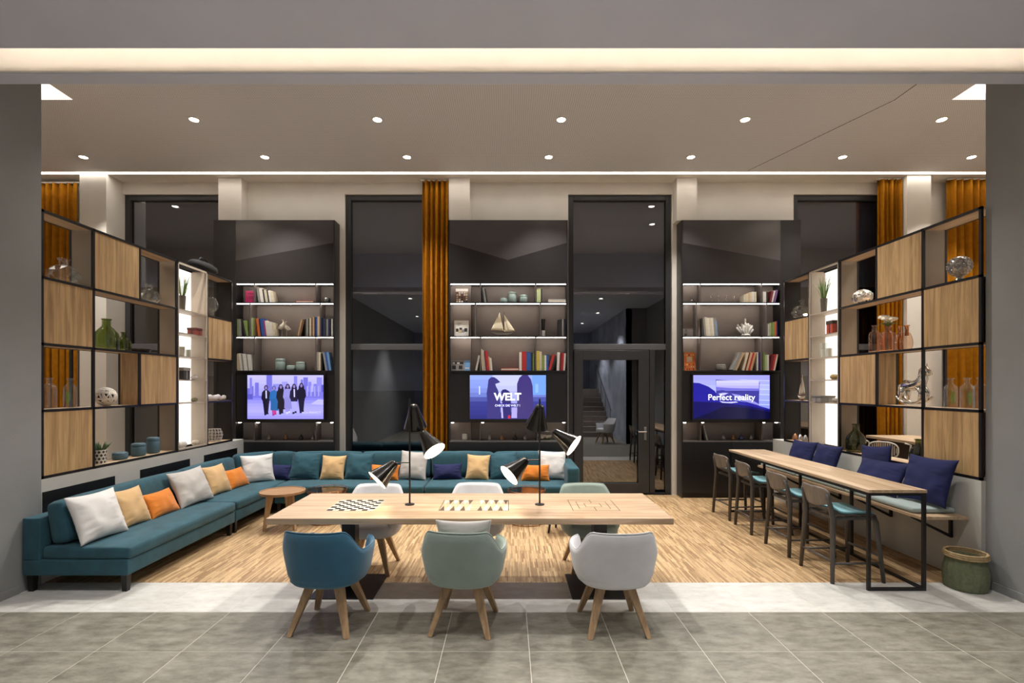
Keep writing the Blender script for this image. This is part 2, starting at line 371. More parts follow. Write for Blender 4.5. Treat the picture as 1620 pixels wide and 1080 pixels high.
# --- lobby behind the viewer, seen mirrored in the panes
struct(MB().box(-4.9, 5.2, -6.3, -6, 0, 5.2).build('wall_lobby', mat('blue_grey_stone', '9aa2b8', .6, var=.25, noise_s=2.2)), 'mottled blue grey stone wall at the far end of the lobby', 'wall')
struct(MB().box(3.74, 3.9, -6, 1.2, 0, ZL).build('wall_stair', mat('pale_stone', 'b4bacb', .5, var=.3, noise_s=2.0)), 'pale mottled stone wall beside the lobby stair', 'wall')
struct(MB().box(3.74, 4.66, 1.1, 1.2, 0, ZL).build('wall_return', M['grey_plaster']), 'short grey return wall of the lobby', 'wall')
st = thing('staircase', 'dark lobby staircase mirrored in the glazed door', 'staircase', (3.0, -.9, 0))
for k in range(10):
    mb = MB((3.0, -.9, 0)); mb.box(2.2, 3.73, -.9-.3*(k+1), -.9-.3*k, 0 if k == 0 else .17*k-.02, .17*(k+1)); mb.build('step', mat('dark_step', '7a716a', .5, var=.1), st)
MB((3.0, -.9, 0)).tube([(3.66, -.8, .95), (3.66, -3.9, 2.7)], .02, 8).build('handrail', M['chrome'], st, smooth=True)
mb = MB((3.0, -.9, 0))
for k in range(4): mb.cyl((3.66, -.95-.9*k, .17*(3*k+1)-.02), (3.66, -.95-.9*k, 1.03+.51*k), .012)
mb.build('baluster', M['chrome'], st)
# --- spots
def downlight(x, y, z, label, tgt, power, grp, cat='downlight', col=WARM):
    t = thing('downlight', label, cat, (x, y, z), 0, grp)
    MB().lathe([(.075, .0), (.075, -.006), (.055, -.008), (.052, .0)], 24).build('trim_ring', mat('white_ring', 'd8d4cc', .5, var=.02), t, smooth=True)
    MB().lathe([(.0, -.002), (.052, -.002), (.052, .0), (0, .0)], 24, cap=False).build('lens', emis('spot_lens', (1, .9, .78), 25), t)
    o = lamp('SPOT', 'spot', (0, 0, -.03), power, col, t, .03, 95, .7)
    o.rotation_euler = (Vector(tgt)-Vector((x, y, z))).to_track_quat('-Z', 'Y').to_euler()
    return t
names = ['first', 'second', 'third', 'fourth', 'fifth', 'sixth', 'seventh']
for i, px in enumerate((307, 597, 888, 1179, 1490)):
    x = PX(px, 6.41); downlight(x, 6.41, ZC, 'round ceiling spot, %s from left in the front row' % names[i], (x*.92, 5.2, 0), E_SPOT, 'ceiling spots of the lounge')
for i, px in enumerate((132, 419, 644, 868, 1093, 1333, 1537)):
    x = PX(px, 7.46); downlight(x, 7.46, ZC, 'small round ceiling spot, %s from left in the back row' % names[i], (x*.95, 6.9, 0), E_SPOT, 'ceiling spots of the lounge')
for i, (x, y) in enumerate(((-2.75, 2.98), (-.95, 2.98), (.55, 2.98), (2.6, 2.98), (-3.2, -.6), (-1.1, -.6), (1.1, -.6), (3.0, .2), (2.9, -2.6), (0, -3.4))):  # unseen lobby spots, added to brighten the near floor and the mirrored stair
    downlight(x, y, ZL, '%s added unseen round spot in the grey lobby ceiling, counted from the left front' % (names+['eighth', 'ninth', 'tenth'])[i], (x, y+.2, 0), E_LOBBY_FILL*(1 if y > 1 else 4), 'added lobby ceiling spots', col=(1, .97, .94))
# ============================================================ WALL CABINETS WITH TELEVISIONS
YC = 8.15
def cz(py): return PZ(py, YC)
ZA1, ZA0, ZB0, ZC0, ZD1, ZD0, ZTOP = cz(448), cz(479), cz(532.5), cz(586), cz(668), cz(697), cz(348)
def cabinet(kind, label, p0, p1, filler, va, vb, vd, line):
    x0, x1 = PX(p0, YC), PX(p1, YC); org = ((x0+x1)/2, YC+.12, 0)
    t = thing('wall_cabinet', label, 'cabinet', org)
    yb = YW-.005
    if kind == 'left': xa, xb = PX(filler, YC), x1+.02
    elif kind == 'right': xa, xb = x0-.02, PX(filler, YC)
    else: xa, xb = x0-.02, x1+.02
    s = .02
    if kind == 'left': MB(org).box(xa, x0-s, YC+.0, yb, 0, ZTOP).build('filler_panel', M['cab'], t)
    if kind == 'right': MB(org).box(x1+s, xb, YC+.0, yb, 0, ZTOP).build('filler_panel', M['cab'], t)
    MB(org).box(x0-s, x0, YC, yb, 0, ZTOP).build('side_panel', M['cab'], t)
    MB(org).box(x1, x1+s, YC, yb, 0, ZTOP).build('side_panel', M['cab'], t)
    MB(org).box(x0, x1, yb-.015, yb, ZC0, ZA1).build('back_panel', M['niche'], t)
    MB(org).box(x0, x1, yb-.015, yb, ZD0, ZD1).build('back_panel', M['niche'], t)
    pl = {'mid': (x0, PX(745, 8.28)), 'right': (x0, PX(1108, 8.28)), 'left': (x0, x0)}[kind]
    for z0_, z1_ in ((ZC0, ZB0-.008), (ZB0+.012, ZA0-.008), (ZA0+.012, ZA1-.008), (ZD0, ZD1)):
        if pl[1] > pl[0]: MB(org).box(pl[0], pl[1], 8.285, yb-.015, z0_, z1_).build('pillar_cladding', M['niche'], t)
    # upper doors in two tones along a slanted line
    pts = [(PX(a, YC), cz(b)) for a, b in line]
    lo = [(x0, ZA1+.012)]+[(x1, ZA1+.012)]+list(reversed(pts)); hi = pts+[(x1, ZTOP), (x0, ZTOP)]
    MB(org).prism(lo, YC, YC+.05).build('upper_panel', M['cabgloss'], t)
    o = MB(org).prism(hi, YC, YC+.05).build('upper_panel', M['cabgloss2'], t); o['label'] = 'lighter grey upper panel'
    MB(org).box(x0, x1, YC+.05, yb, ZA1+.012, ZTOP).build('upper_box', M['cab'], t)
    th = .02
    for z in (ZA1, ZA0, ZB0): MB(org).box(x0, x1, YC, yb-.015, z-.008, z+.012).build('shelf', M['cab'], t)
    MB(org).box(x0, x1, YC, yb-.015, ZC0-.02, ZC0).build('shelf', M['cab'], t)
    MB(org).box(x0, x1, YC, yb-.015, ZD0-.02, ZD0).build('shelf', mat('shelf_grey', '6b6765', .4, var=.03), t)
    MB(org).box(x0, x1, YC+.01, yb, ZD1, ZC0-.02).build('television_panel', M['cab'], t)
    led = emis('niche_led', (1, .90, .80), E_NICHE); led2 = emis('niche_spot', (1, .92, .84), E_NICHE)
    rows = ((ZA1, ZA0+.012, va), (ZA0, ZB0+.012, vb), (ZB0, ZC0, va))
    for zt, zb, vs in rows:
        xsx = [x0]+[PX(q, YC) for q in vs]+[x1]
        for q in vs:
            X = PX(q, YC); MB(org).box(X-.008, X+.008, YC+.004, yb-.015, zb, zt-.008).build('divider', mat('divider_taupe', '5f5754', .5, var=.05), t)
        for a, b in zip(xsx, xsx[1:]):
            MB(org).box(a+.015, b-.015, YC+.008, YC+.03, zt-.0175, zt-.008).build('light_strip', led, t)
    for q in vd:
        X = PX(q, YC); MB(org).box(X-.008, X+.008, YC+.004, yb-.015, ZD0, ZD1).build('divider', mat('divider_taupe', '5f5754', .5, var=.05), t)
    for q in [p0+4, p1-4]+[q+4 for q in vd]:
        X = PX(q, YC); MB(org).box(X-.02, X+.02, YC+.03, YC+.06, ZD1-.01, ZD1).build('light_strip', led2, t)
    # base: two drawer fronts over two doors and a plinth
    MB(org).box(x0, x1, YC+.022, yb, .08, ZD0-.02).build('base_box', M['cab'], t)
    xm = (x0+x1)/2
    for a, b in ((x0+.002, xm-.002), (xm+.002, x1-.002)):
        MB(org).box(a, b, YC, YC+.022, .62, ZD0-.024).build('drawer', M['cab'], t, bevel=.002)
        MB(org).box(a, b, YC, YC+.022, .085, .616).build('door', M['cab'], t, bevel=.002)
    MB(org).cyl((xm-.05, YC+.002, .80), (xm-.05, YC-.006, .80), .01).cyl((xm+.05, YC+.002, .80), (xm+.05, YC-.006, .80), .01).build('knob', M['black'], t)
    MB(org).box(x0, x1, YC+.03, yb, 0, .08).build('plinth', M['black'], t)
    return t
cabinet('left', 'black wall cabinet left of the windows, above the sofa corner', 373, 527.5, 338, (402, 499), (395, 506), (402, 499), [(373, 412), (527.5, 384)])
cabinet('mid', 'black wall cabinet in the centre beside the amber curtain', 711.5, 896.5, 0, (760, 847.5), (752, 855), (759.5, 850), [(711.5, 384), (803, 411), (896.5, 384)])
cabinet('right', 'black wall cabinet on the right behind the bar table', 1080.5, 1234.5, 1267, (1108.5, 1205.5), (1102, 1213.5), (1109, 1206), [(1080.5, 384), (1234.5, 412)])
# ------------------------------------------------------------ televisions
def text_mesh(mb, s, size, x, z, y, bold=0.0, align='CENTER'):
    c = bpy.data.curves.new('t', 'FONT'); c.body = s; c.size = size; c.align_x = align; c.align_y = 'CENTER'; c.offset = bold
    o = bpy.data.objects.new('t', c); COL.objects.link(o)
    bpy.context.view_layer.update()
    dg = bpy.context.evaluated_depsgraph_get(); me = bpy.data.meshes.new_from_object(o.evaluated_get(dg))
    mb.add([(x+v.co.x, y, z+v.co.y) for v in me.vertices], [tuple(p.vertices) for p in me.polygons])
    bpy.data.objects.remove(o); bpy.data.curves.remove(c); bpy.data.meshes.remove(me)
def disc(cx, cz_, rx, rz, n=16): return [(cx+rx*math.cos(2*math.pi*i/n), cz_+rz*math.sin(2*math.pi*i/n)) for i in range(n)]
def television(p0, p1, label, draw):
    x0, x1, z0, z1 = PX(p0, 8.1), PX(p1, 8.1), PZ(665, 8.1), PZ(591.5, 8.1)
    xc = (x0+x1)/2; y0 = 8.1
    t = thing('television', label, 'television', (xc, y0+.02, z0))
    o = (xc, y0+.02, z0)
    MB(o).box(x0, x1, y0+.004, YC+.009, z0, z1).build('body', M['black'], t, bevel=.004)
    mb = MB(o); b = .018
    mb.box(x0, x0+b, y0-.004, y0+.004, z0, z1); mb.box(x1-b, x1, y0-.004, y0+.004, z0, z1); mb.box(x0+b, x1-b, y0-.004, y0+.004, z0, z0+b*1.4); mb.box(x0+b, x1-b, y0-.004, y0+.004, z1-b, z1)
    mb.build('bezel', M['black'], t)
    mats = []; idx = {}
    P = MB(o); W, Hh = x1-x0-2*b, z1-z0-2.4*b
    X = lambda u: x0+b+u*W
    Z = lambda v: z1-b-v*Hh
    layer = [0]
    def setm(c):
        if c not in idx: idx[c] = len(mats); mats.append(emis('screen_'+c, c, E_TV))
        P.mi = idx[c]
    def poly(c, pts, clip=True):
        setm(c); layer[0] += 1; y = y0+.0035-.00006*layer[0]
        q = [(X(min(1, max(0, u))), Z(min(1, max(0, v)))) for u, v in pts]
        P.add([(a, y, z) for a, z in q], [tuple(range(len(q)))])
    def txt(c, s, size, u, v, bold=0.0, align='CENTER'):
        setm(c); layer[0] += 1; text_mesh(P, s, size, X(u), Z(v), y0+.0035-.00006*layer[0]-.0003, bold, align)
    draw(poly, txt)
    so = P.build('screen', mats, t)
    for pl in so.data.polygons:
        if pl.normal.y > 0: pl.flip()
    return t
def R(u0, v0, u1, v1): return [(u0, v0), (u1, v0), (u1, v1), (u0, v1)]
def E(u, v, a, b, n=14): return [(u+a*math.cos(2*math.pi*i/n), v+b*math.sin(2*math.pi*i/n)) for i in range(n)]
def grad(poly, cols, v0=0, v1=1, u0=0, u1=1):
    n = len(cols)
    for i, c in enumerate(cols): poly(c, R(u0, v0+(v1-v0)*i/n, u1, v0+(v1-v0)*(i+1)/n))
def draw1(poly, txt):
    grad(poly, ['b9b4f6', 'b3aff6', 'aaa6f4', 'a19df0', '9a95ee'], 0, .5)
    grad(poly, ['7f7ce0', '8e8be6', '9c98ee', 'a29ef2', 'a6a2f4', '9d99f0', '928df0'], .5, 1)
    rnd = random.Random(3)
    for u, v, w_, c in ((.0, .3, .03, '6a66c8'), (.03, .06, .03, '7874d4'), (.06, .25, .02, '6c68ca'), (.1, .17, .05, '6e6acd'), (.25, 0, .075, '6a68cc'), (.34, .2, .1, '8683de'), (.45, .15, .08, '9390e6'),
                        (.61, .02, .045, '807ddc'), (.7, .1, .03, '716ed0'), (.735, .05, .06, '6f6cd0'), (.8, .15, .04, '7f7cda'), (.87, .2, .05, '7572d4'), (.91, .05, .07, '8582dc'), (.97, .22, .03, '5a57c0')):
        poly(c, R(u, v, u+w_, .5))
    poly('5754b8', R(0, .43, .07, .55)); poly('6d6ad2', R(.07, .47, .2, .52)); poly('7370d2', R(.75, .38, 1, .52))
    for u in (.78, .83, .88, .93): poly('a5a2f0', R(u, .25, u+.012, .48))
    poly('b4b0f8', [(.83, .66), (.93, .55), (1, .56), (1, .68)])
    def woman(u, top, coat, hair, legs, skirt=None, shoe='16142c', long=False, inner=None):
        poly(hair, E(u, top+.055, .026, .06))
        if long: poly(hair, [(u-.034, top+.06), (u+.034, top+.06), (u+.04, top+.17), (u-.04, top+.17)])
        poly('8a78b8', E(u, top+.06, .014, .04))
        poly(coat, [(u-.025, top+.11), (u+.025, top+.11), (u+.052, top+.16), (u+.062, top+.30), (u+.045, top+.36), (u+.04, top+.42), (u-.04, top+.42), (u-.045, top+.36), (u-.062, top+.30), (u-.052, top+.16)])
        if inner: poly(inner, [(u-.008, top+.12), (u+.010, top+.12), (u+.012, top+.3), (u-.004, top+.3)])
        poly(legs, [(u-.04, top+.40), (u+.04, top+.40), (u+.028, top+.66), (u-.022, top+.66)])
        if skirt: poly(skirt, [(u-.04, top+.3), (u+.04, top+.3), (u+.06, top+.57), (u-.045, top+.56)])
        poly(shoe, [(u-.022, top+.64), (u+.006, top+.64), (u+.006, top+.68), (u-.022, top+.69)]); poly(shoe, [(u+.008, top+.62), (u+.03, top+.62), (u+.034, top+.66), (u+.008, top+.665)])
    woman(.245, .23, '15132a', '2a2440', '15132a', inner='c8c4f8')
    woman(.35, .24, '1e62a8', '4a5e9a', 'b03a8c', '1a5a98', 'a02a78')
    woman(.44, .21, '100e22', '16122a', '100e22', '100e22', long=True)
    woman(.53, .20, '8d88d2', '1d1834', '8d88d2', '8480c8', 'c8c4f0', long=True)
    woman(.615, .20, '1b1838', '1d1834', 'a29ef0', None, long=True, inner='c8c4f8')
    woman(.71, .18, '14122a', '1d1834', '1a1834', None, long=True)
    txt('d2cffc', 'VCA PERFECT', .05, .84, .86)
def draw2(poly, txt):
    grad(poly, ['8ea2e8', '8698e4', '8294e2', '7888d6', '6a78c6', '4a52a0', '34388a', '2f3486', '2b3082', '272b78'])
    grad(poly, ['bcc0f2', 'bfc2f4', 'b4b8f0', 'a8acea', '9ca0e2', '8c90d6', '7c80c8'], .0, .85, .30, .70)
    poly('6f9ae8', R(.82, .0, 1, .45)); poly('c8d4f6', R(.12, .25, .135, .44)); poly('8ab0f0', R(.86, .2, .9, .4))
    poly('3a3478', [(.225, .99), (.23, .6), (.22, .42), (.235, .25), (.245, .1), (.28, .045), (.32, .045), (.36, .09), (.40, .16), (.37, .18), (.335, .2), (.345, .26), (.37, .34), (.38, .42), (.40, .6), (.405, .99)])
    poly('2f2a6c', [(.42, .6), (.41, .38), (.43, .33), (.47, .32), (.51, .36), (.53, .4), (.54, .6), (.545, .99), (.425, .99)])
    poly('3c3072', [(.625, .99), (.62, .4), (.62, .2), (.65, .06), (.69, .0), (.76, .0), (.80, .09), (.825, .25), (.83, .5), (.84, .99)])
    poly('b9b2e6', [(.41, .62), (.425, .62), (.44, .98), (.415, .98)]); poly('a8a0dc', [(.56, .62), (.62, .62), (.62, .98), (.545, .98)])
    poly('c8283c', [(.5, .94), (.52, .9), (.535, .95), (.53, .99), (.5, .99)])
    poly('241c90', R(.36, .645, .64, .735))
    txt('ffffff', 'WELT', .165, .497, .5, .006); txt('ffffff', 'CHECK DIE WELT !', .048, .495, .695, .0008)
def draw3(poly, txt):
    grad(poly, ['9a9af0', 'a0a2f4', 'a8aef8', '9fa8f4', '97a0f2', '8e98ee', '8690ea'], 0, .8)
    for v in (.1, .2, .3, .42, .55, .65): poly('c4caff', [(.6, v), (1, v+.02), (1, v+.035), (.62, v+.01)])
    poly('1f1c92', [(0, .17), (.08, .18), (.2, .26), (.28, .36), (.3, .41), (.5, .56), (.7, .62), (1, .77), (1, 1), (0, 1)])
    poly('100f58', [(0, .6), (.3, .62), (.5, .66), (.72, .7), (1, .8), (1, 1), (0, 1)])
    poly('0a0a36', [(.15, .9), (.4, .72), (.7, .75), (1, .84), (1, 1), (0, 1)])
    poly('2b2a80', [(.295, .10), (.868, .16), (.858, .70), (.30, .42)])
    grad(poly, ['c3c0fa', 'bab6f8', 'a9a4f2', '8e8ae6'], .12, .36, .30, .86)
    poly('6c68cc', [(.30, .27), (.45, .29), (.6, .30), (.86, .31), (.86, .36), (.30, .36)])
    poly('3a3894', [(.30, .36), (.38, .34), (.46, .37), (.55, .40), (.65, .38), (.86, .36), (.86, .69), (.7, .6), (.6, .55), (.35, .58), (.3, .5)])
    poly('b9b6f2', [(.33, .42), (.4, .4), (.46, .41), (.4, .46), (.36, .47)]); poly('c6c4f8', [(.34, .59), (.44, .61), (.56, .60), (.59, .62), (.5, .64), (.38, .63)])
    poly('8f8cdc', [(.5, .42), (.6, .45), (.7, .5), (.8, .6), (.86, .66), (.86, .69), (.7, .61), (.58, .54)])
    txt('ffffff', 'Perfect reality', .135, .50, .51, .0018)
television(389.5, 513.5, 'television showing six women walking before a skyline', draw1)
television(741.5, 865.5, 'television showing silhouettes and the word WELT', draw2)
television(1095, 1219.5, 'television showing a coast and the words Perfect reality', draw3)
# ============================================================ LOW WALLS AND OPEN SHELVING
for s, y0, sd in ((-1, 4.62, 'left'), (1, 4.56, 'right')):
    lw = struct(MB().box(s*4.32, s*4.60, y0, YC, 0, .965).build('wall_low_%s' % sd, M['concrete']), 'low concrete wall carrying the %s open shelving' % sd, 'wall')
    if s < 0:
        for a, b in ((4.63, 5.48), (5.86, 6.77), (7.09, 7.95)):
            o = MB().box(-4.322, -4.314, a, b, .42, .845).build('radiator_grille', M['black'], lw); o['label'] = 'black grille panel'
CB = [4.62, 5.21, 5.864, 6.52, 7.18, 7.83]; RW = [.98, 1.60, 2.22, 2.84, 3.46]
def divider_unit(s, sd):
    y0 = 4.62 if s < 0 else 4.56
    cb = [y0]+CB[1:]; D = .25
    org = (s*4.445, 6.2, .965)
    t = thing('open_shelving', 'tall black framed open shelving with oak panels on the %s low wall' % sd, 'shelving', org)
    bx = lambda mb, d0, d1, a, b, z0, z1: mb.box(s*(4.32+d0), s*(4.32+d1), a, b, z0, z1)
    g = .013
    fr = MB(org)
    def vbar(y, z0, z1, back=True):
        bx(fr, 0, .022, y-g, y+g, z0, z1)
        if back: bx(fr, D-.022, D, y-g, y+g, z0, z1)
    ya = cb[0]+g
    for y in (ya, cb[1], cb[3], cb[4], cb[5]-g): vbar(y, RW[0]-.013, RW[4]+.013)
    vbar(cb[2], RW[3], RW[4]); vbar(cb[2], RW[1], RW[2])
    for z in RW:
        segs = [(cb[0], cb[3]), (cb[4], cb[5])] if z not in (RW[0], RW[4]) else [(cb[0], cb[5])]
        for a, b in segs: bx(fr, 0, .022, a, b, z-.012, z+.012); bx(fr, D-.022, D, a, b, z-.012, z+.012)
    fr.build('frame', M['black'], t)
    # shelf boards
    for i, z in enumerate(RW):
        for a, b in ((cb[0], cb[1]), (cb[1], cb[3]), (cb[4], cb[5])):
            bx(MB(org), .022, D-.022, a+g, b-g, z-.009, z+.011).build('shelf_board', M['oak_y'], t)
    # oak fronts
    for c, r in ((0, 2), (0, 0), (1, 3), (2, 1), (4, 2)):
        a, b = cb[c]+(2*g if c == 0 else g), cb[c+1]-(2*g if c == 4 else g)
        o = bx(MB(org), .003, .021, a+.002, b-.002, RW[r]+.013, RW[r+1]-.013).build('oak_panel', M['oak'], t, bevel=.0015)
        bx(MB(org), D-.02, D-.004, a, b, RW[r]+.013, RW[r+1]-.013).build('rear_panel', M['oak'], t)
    # upright boards
    for c, r, m in ((1, 3, 'taupe'), (1, 2, 'taupe'), (2, 1, 'oak'), (2, 3, 'taupe'), (3, 0, 'taupe'), (3, 1, 'taupe'), (3, 2, 'taupe'), (3, 3, 'taupe'), (4, 0, 'taupe'), (4, 1, 'taupe'), (4, 2, 'taupe'), (4, 3, 'taupe'), (5, 0, 'cab'), (5, 1, 'cab'), (5, 2, 'cab'), (5, 3, 'cab')):
        y = cb[c]-(g if c == 5 else 0)
        bx(MB(org), .022, D-.022, y-.009, y+.009, RW[r]+.011, RW[r+1]-.009).build('upright_board', M[m], t)
    # lit tower
    a, b = cb[3]+g, cb[4]-g
    tm = M['tower']
    fr = MB(org)
    for y in (a+.008, b-.008): bx(fr, -.004, .02, y-.008, y+.008, RW[0], RW[4])
    for z in (RW[0]+.012, RW[4]-.012): bx(fr, -.004, .02, a, b, z-.008, z+.012)
    fr.build('tower_frame', tm, t)
    zs = [RW[1], 1.91, RW[2], 2.53, RW[3]]
    for z in zs: bx(MB(org), -.003, D-.03, a, b, z-.007, z+.007).build('tower_shelf', tm, t)
    bx(MB(org), .02, D-.03, b-.02, b-.002, RW[0]+.02, RW[4]-.01).build('tower_side', tm, t)
    bx(MB(org), .02, D-.03, a+.002, a+.02, RW[0]+.02, RW[4]-.01).build('tower_side', tm, t)
    zz = [RW[0]+.02]+zs+[RW[4]-.01]
    for z0, z1 in zip(zz, zz[1:]):
        o = bx(MB(org), D-.03, D-.012, a, b, z0+.004, z1-.004).build('glowing_back', emis('tower_glow', (1, .92, .82), E_TOWER), t)
    bx(MB(org), D-.012, D, a, b, RW[0], RW[4]).build('tower_back', tm, t)
    return t
divider_unit(-1, 'left'); divider_unit(1, 'right')
# ============================================================ CURTAINS
def curtain(x0, x1, y, ztop, folds, label, amp=.05):
    t = thing('curtain', label, 'curtain', ((x0+x1)/2, y, .02), 0, 'amber floor-length curtains')
    o = ((x0+x1)/2, y, .02); mb = MB(o); n = folds*14; rings = []
    for z in (.02, .5, 1.5, 3.0, ztop-.25, ztop):
        k = 1 if z < 3.2 else .8
        rings.append([(x0+(x1-x0)*i/n+.008*math.sin(i*.7+z), y+amp*k*math.sin(2*math.pi*folds*i/n+.25*math.sin(z*1.3+i*.05))+.01*math.sin(i*1.1), z) for i in range(n+1)])
    mb.loft(rings, False, False, False).build('fabric', M['curtain'], t, smooth=2, solid=.004)
    MB(o).box(x0-.03, x1+.03, y-.02, y+.02, ztop, ztop+.02).build('track', M['white'], t)
curtain(-7.78, -7.08, 8.22, 5.16, 6, 'amber velvet curtain behind the left shelving near the grey wall')
curtain(PX(667.5, 8.2), PX(709, 8.2)-.0, 8.27, 5.22, 5, 'amber velvet curtain between the dark window and the central cabinet', .055)
curtain(PX(1392, 8.2), PX(1432, 8.2), 8.22, 5.22, 6, 'amber velvet curtain beside the right dark window', .06)
curtain(PX(1501, 8.2), PX(1575, 8.2), 8.22, 5.22, 6, 'amber velvet curtain seen at the right end of the right shelving', .06)
# ============================================================ SOFA MODULES
def rbox(mb, x0, x1, y0, y1, z0, z1): return mb.box(x0, x1, y0, y1, z0, z1)
def soft(org, x0, x1, y0, y1, z0, z1, name, parent, crown=.015, bev=.03):
    "upholstered block: dense rounded box with a crowned top"
    mb = MB(org); nx, ny, nz = 14, 14, 6
    a, b, c = (x1-x0)/2, (y1-y0)/2, (z1-z0)/2; cx, cy, cz_ = (x0+x1)/2, (y0+y1)/2, (z0+z1)/2
    bm = bmesh.new(); bmesh.ops.create_cube(bm, size=2)
    bmesh.ops.subdivide_edges(bm, edges=bm.edges, cuts=9, use_grid_fill=True)
    r = min(bev, a*.9, b*.9, c*.9)
    rnd = random.Random(int((x0*13+y0*7+z0*3)*1000))
    ph = rnd.random()*10
    for v in bm.verts:
        gl = lambda t_, h_: [-h_, -h_+.3*r, -h_+r]+[(-h_+r)+(2*h_-2*r)*k_/6 for k_ in range(1, 6)]+[h_-r, h_-.3*r, h_]
        q = Vector([gl(0, h_)[int(round((t_+1)*5))] for t_, h_ in zip(v.co, (a, b, c))])
        inner = Vector((max(-a+r, min(a-r, q.x)), max(-b+r, min(b-r, q.y)), max(-c+r, min(c-r, q.z))))
        d = q-inner
        if d.length > 1e-6: q = inner+d.normalized()*min(r, max(abs(d.x), abs(d.y), abs(d.z)))
        u, w_, h = q.x/a, q.y/b, q.z/c
        cr = max(0, (1-u*u))*max(0, (1-w_*w_))
        if h > .3: q.z += crown*cr**.5+.004*noise.noise(Vector((q.x*5+ph, q.y*5, 0)))
        fx = max(0, (1-w_*w_))*max(0, (1-h*h)); q.x += math.copysign(crown*.5*fx**.5, q.x)*(abs(u) > .9)
        fy = max(0, (1-u*u))*max(0, (1-h*h)); q.y += math.copysign(crown*.5*fy**.5, q.y)*(abs(w_) > .9)
        v.co = q+Vector((cx, cy, cz_))
    vs = [v.co.copy() for v in bm.verts]; bm.verts.index_update(); fs = [tuple(v.index for v in f.verts) for f in bm.faces]; bm.free()
    mb.add(vs, fs); return mb.build(name, M['teal'], parent, smooth=2)
def legs_for(t, org, pts):
    for x, y in pts: MB(org).sq((x, y, .15), (x, y, 0), .055, .042).build('leg', M['black'], t)
XS0, XS1 = -4.305, -3.37       # left run
YS0, YS1 = 7.13, 8.09          # back run
def left_module(y0, y1, cuts, label, end):
    org = ((XS0+XS1)/2, (y0+y1)/2, 0); t = thing('sofa_module', label, 'sofa', org, 0, 'teal corner sofa')
    soft(org, XS0+.0, XS1, y0, y1-.006, .15, .29, 'base', t, .0, .012)
    soft(org, XS0+.165, XS1+.012, y0+.012, y1-.008, .288, .40, 'seat_cushion', t, .015, .03)
    soft(org, XS0, XS0+.16, y0, y1-.006, .285, .66, 'back_frame', t, 0, .012)
    for a, b in cuts: 
        o = soft(org, -.085, .085, -(b-a)/2, (b-a)/2, -.165, .215, 'back_cushion', t, .02, .05)
        for v in o.data.vertices: v.co += Vector(org)
        o.location = Vector((XS0+.265, (a+b)/2, .575))-Vector(org); o.rotation_euler = (0, math.radians(-9), 0)
    legs_for(t, org, [(XS0+.05, y0+.05), (XS1-.05, y0+.05), (XS0+.05, y1-.05), (XS1-.05, y1-.05)])
    return t
left_module(4.42, 6.17, [(4.47, 6.16)], 'front part of the teal corner sofa along the left wall', True)
t = left_module(6.18, YS1, [(6.19, 7.28)], 'corner part of the teal corner sofa', False)
org = tuple(t.location)
o = soft(org, -.30, .30, -.10, .10, -.21, .21, 'back_cushion', t, .02, .05)
for v in o.data.vertices: v.co += Vector(org)
o.location = Vector((-3.90, 7.70, .58))-Vector(org); o.rotation_euler = (math.radians(-6), 0, math.radians(42))
o = soft(org, -.16, .16, -.10, .10, -.21, .21, 'back_cushion', t, .02, .05)
for v in o.data.vertices: v.co += Vector(org)
o.location = Vector((-3.53, 7.86, .575))-Vector(org); o.rotation_euler = (math.radians(-8), 0, 0)
def back_module(x0, x1, cuts, label, arm):
    org = ((x0+x1)/2, (YS0+YS1)/2, 0); t = thing('sofa_module', label, 'sofa', org, 0, 'teal corner sofa')
    xe = x1-.17 if arm else x1
    soft(org, x0+.004, x1, YS0, YS1, .15, .29, 'base', t, 0, .012)
    soft(org, x0+.006, xe-.002, YS0-.012, YS1-.145, .288, .40, 'seat_cushion', t, .018, .03)
    soft(org, x0+.004, xe-.002, YS1-.14, YS1, .285, .66, 'back_frame', t, 0, .012)
    for a, b in cuts:
        o = soft(org, -(b-a)/2, (b-a)/2, -.085, .085, -.165, .215, 'back_cushion', t, .02, .05)
        for v in o.data.vertices: v.co += Vector(org)
        o.location = Vector(((a+b)/2, YS1-.25, .575))-Vector(org); o.rotation_euler = (math.radians(-9), 0, 0)
    if arm: soft(org, x1-.17, x1, YS0+.002, YS1, .285, .66, 'arm', t, 0, .03)
    legs_for(t, org, [(x0+.06, YS0+.05), (x1-.05, YS0+.05), (x0+.06, YS1-.05), (x1-.05, YS1-.05)])
YB = 7.85
back_module(-3.345, -1.212, [(PX(464, YB)+.04, PX(574, YB)-.005), (PX(574, YB), -1.222)], 'left half of the teal sofa under the left television', False)
back_module(-1.195, 1.02, [(-1.185, PX(781, YB)-.005), (PX(781.5, YB), PX(889, YB)-.015)], 'right half of the teal sofa with the arm under the middle television', True)
# ============================================================ PILLOWS
def pillow_mesh(w_, h, th, seed):
    n = 30; top, bot, fs = [], [], []
    for j in range(n+1):
        for i in range(n+1):
            u, v = 2*i/n-1, 2*j/n-1
            pu, pv = math.copysign(abs(u)**.8, u), math.copysign(abs(v)**.8, v)
            x = pu*w_/2*(1-.09*(1-pv*pv)); y = pv*h/2*(1-.09*(1-pu*pu))
            k = max(0, (1-abs(pu)**2.6))*max(0, (1-abs(pv)**2.6)); k = k**.6
            e = noise.noise(Vector((x*9+seed*3.1, y*9, seed)))*.22*k + noise.noise(Vector((pu*2.2, pv*9+seed, 3)))*.34*(pu*pu)*k
            z = th/2*(k+e)
            top.append((x, y, z)); bot.append((x, y, -z))
    N = (n+1)**2
    for j in range(n):
        for i in range(n):
            a = j*(n+1)+i; fs.append((a, a+1, a+n+2, a+n+1)); fs.append((N+a, N+a+n+1, N+a+n+2, N+a+1))
    return top+bot, fs
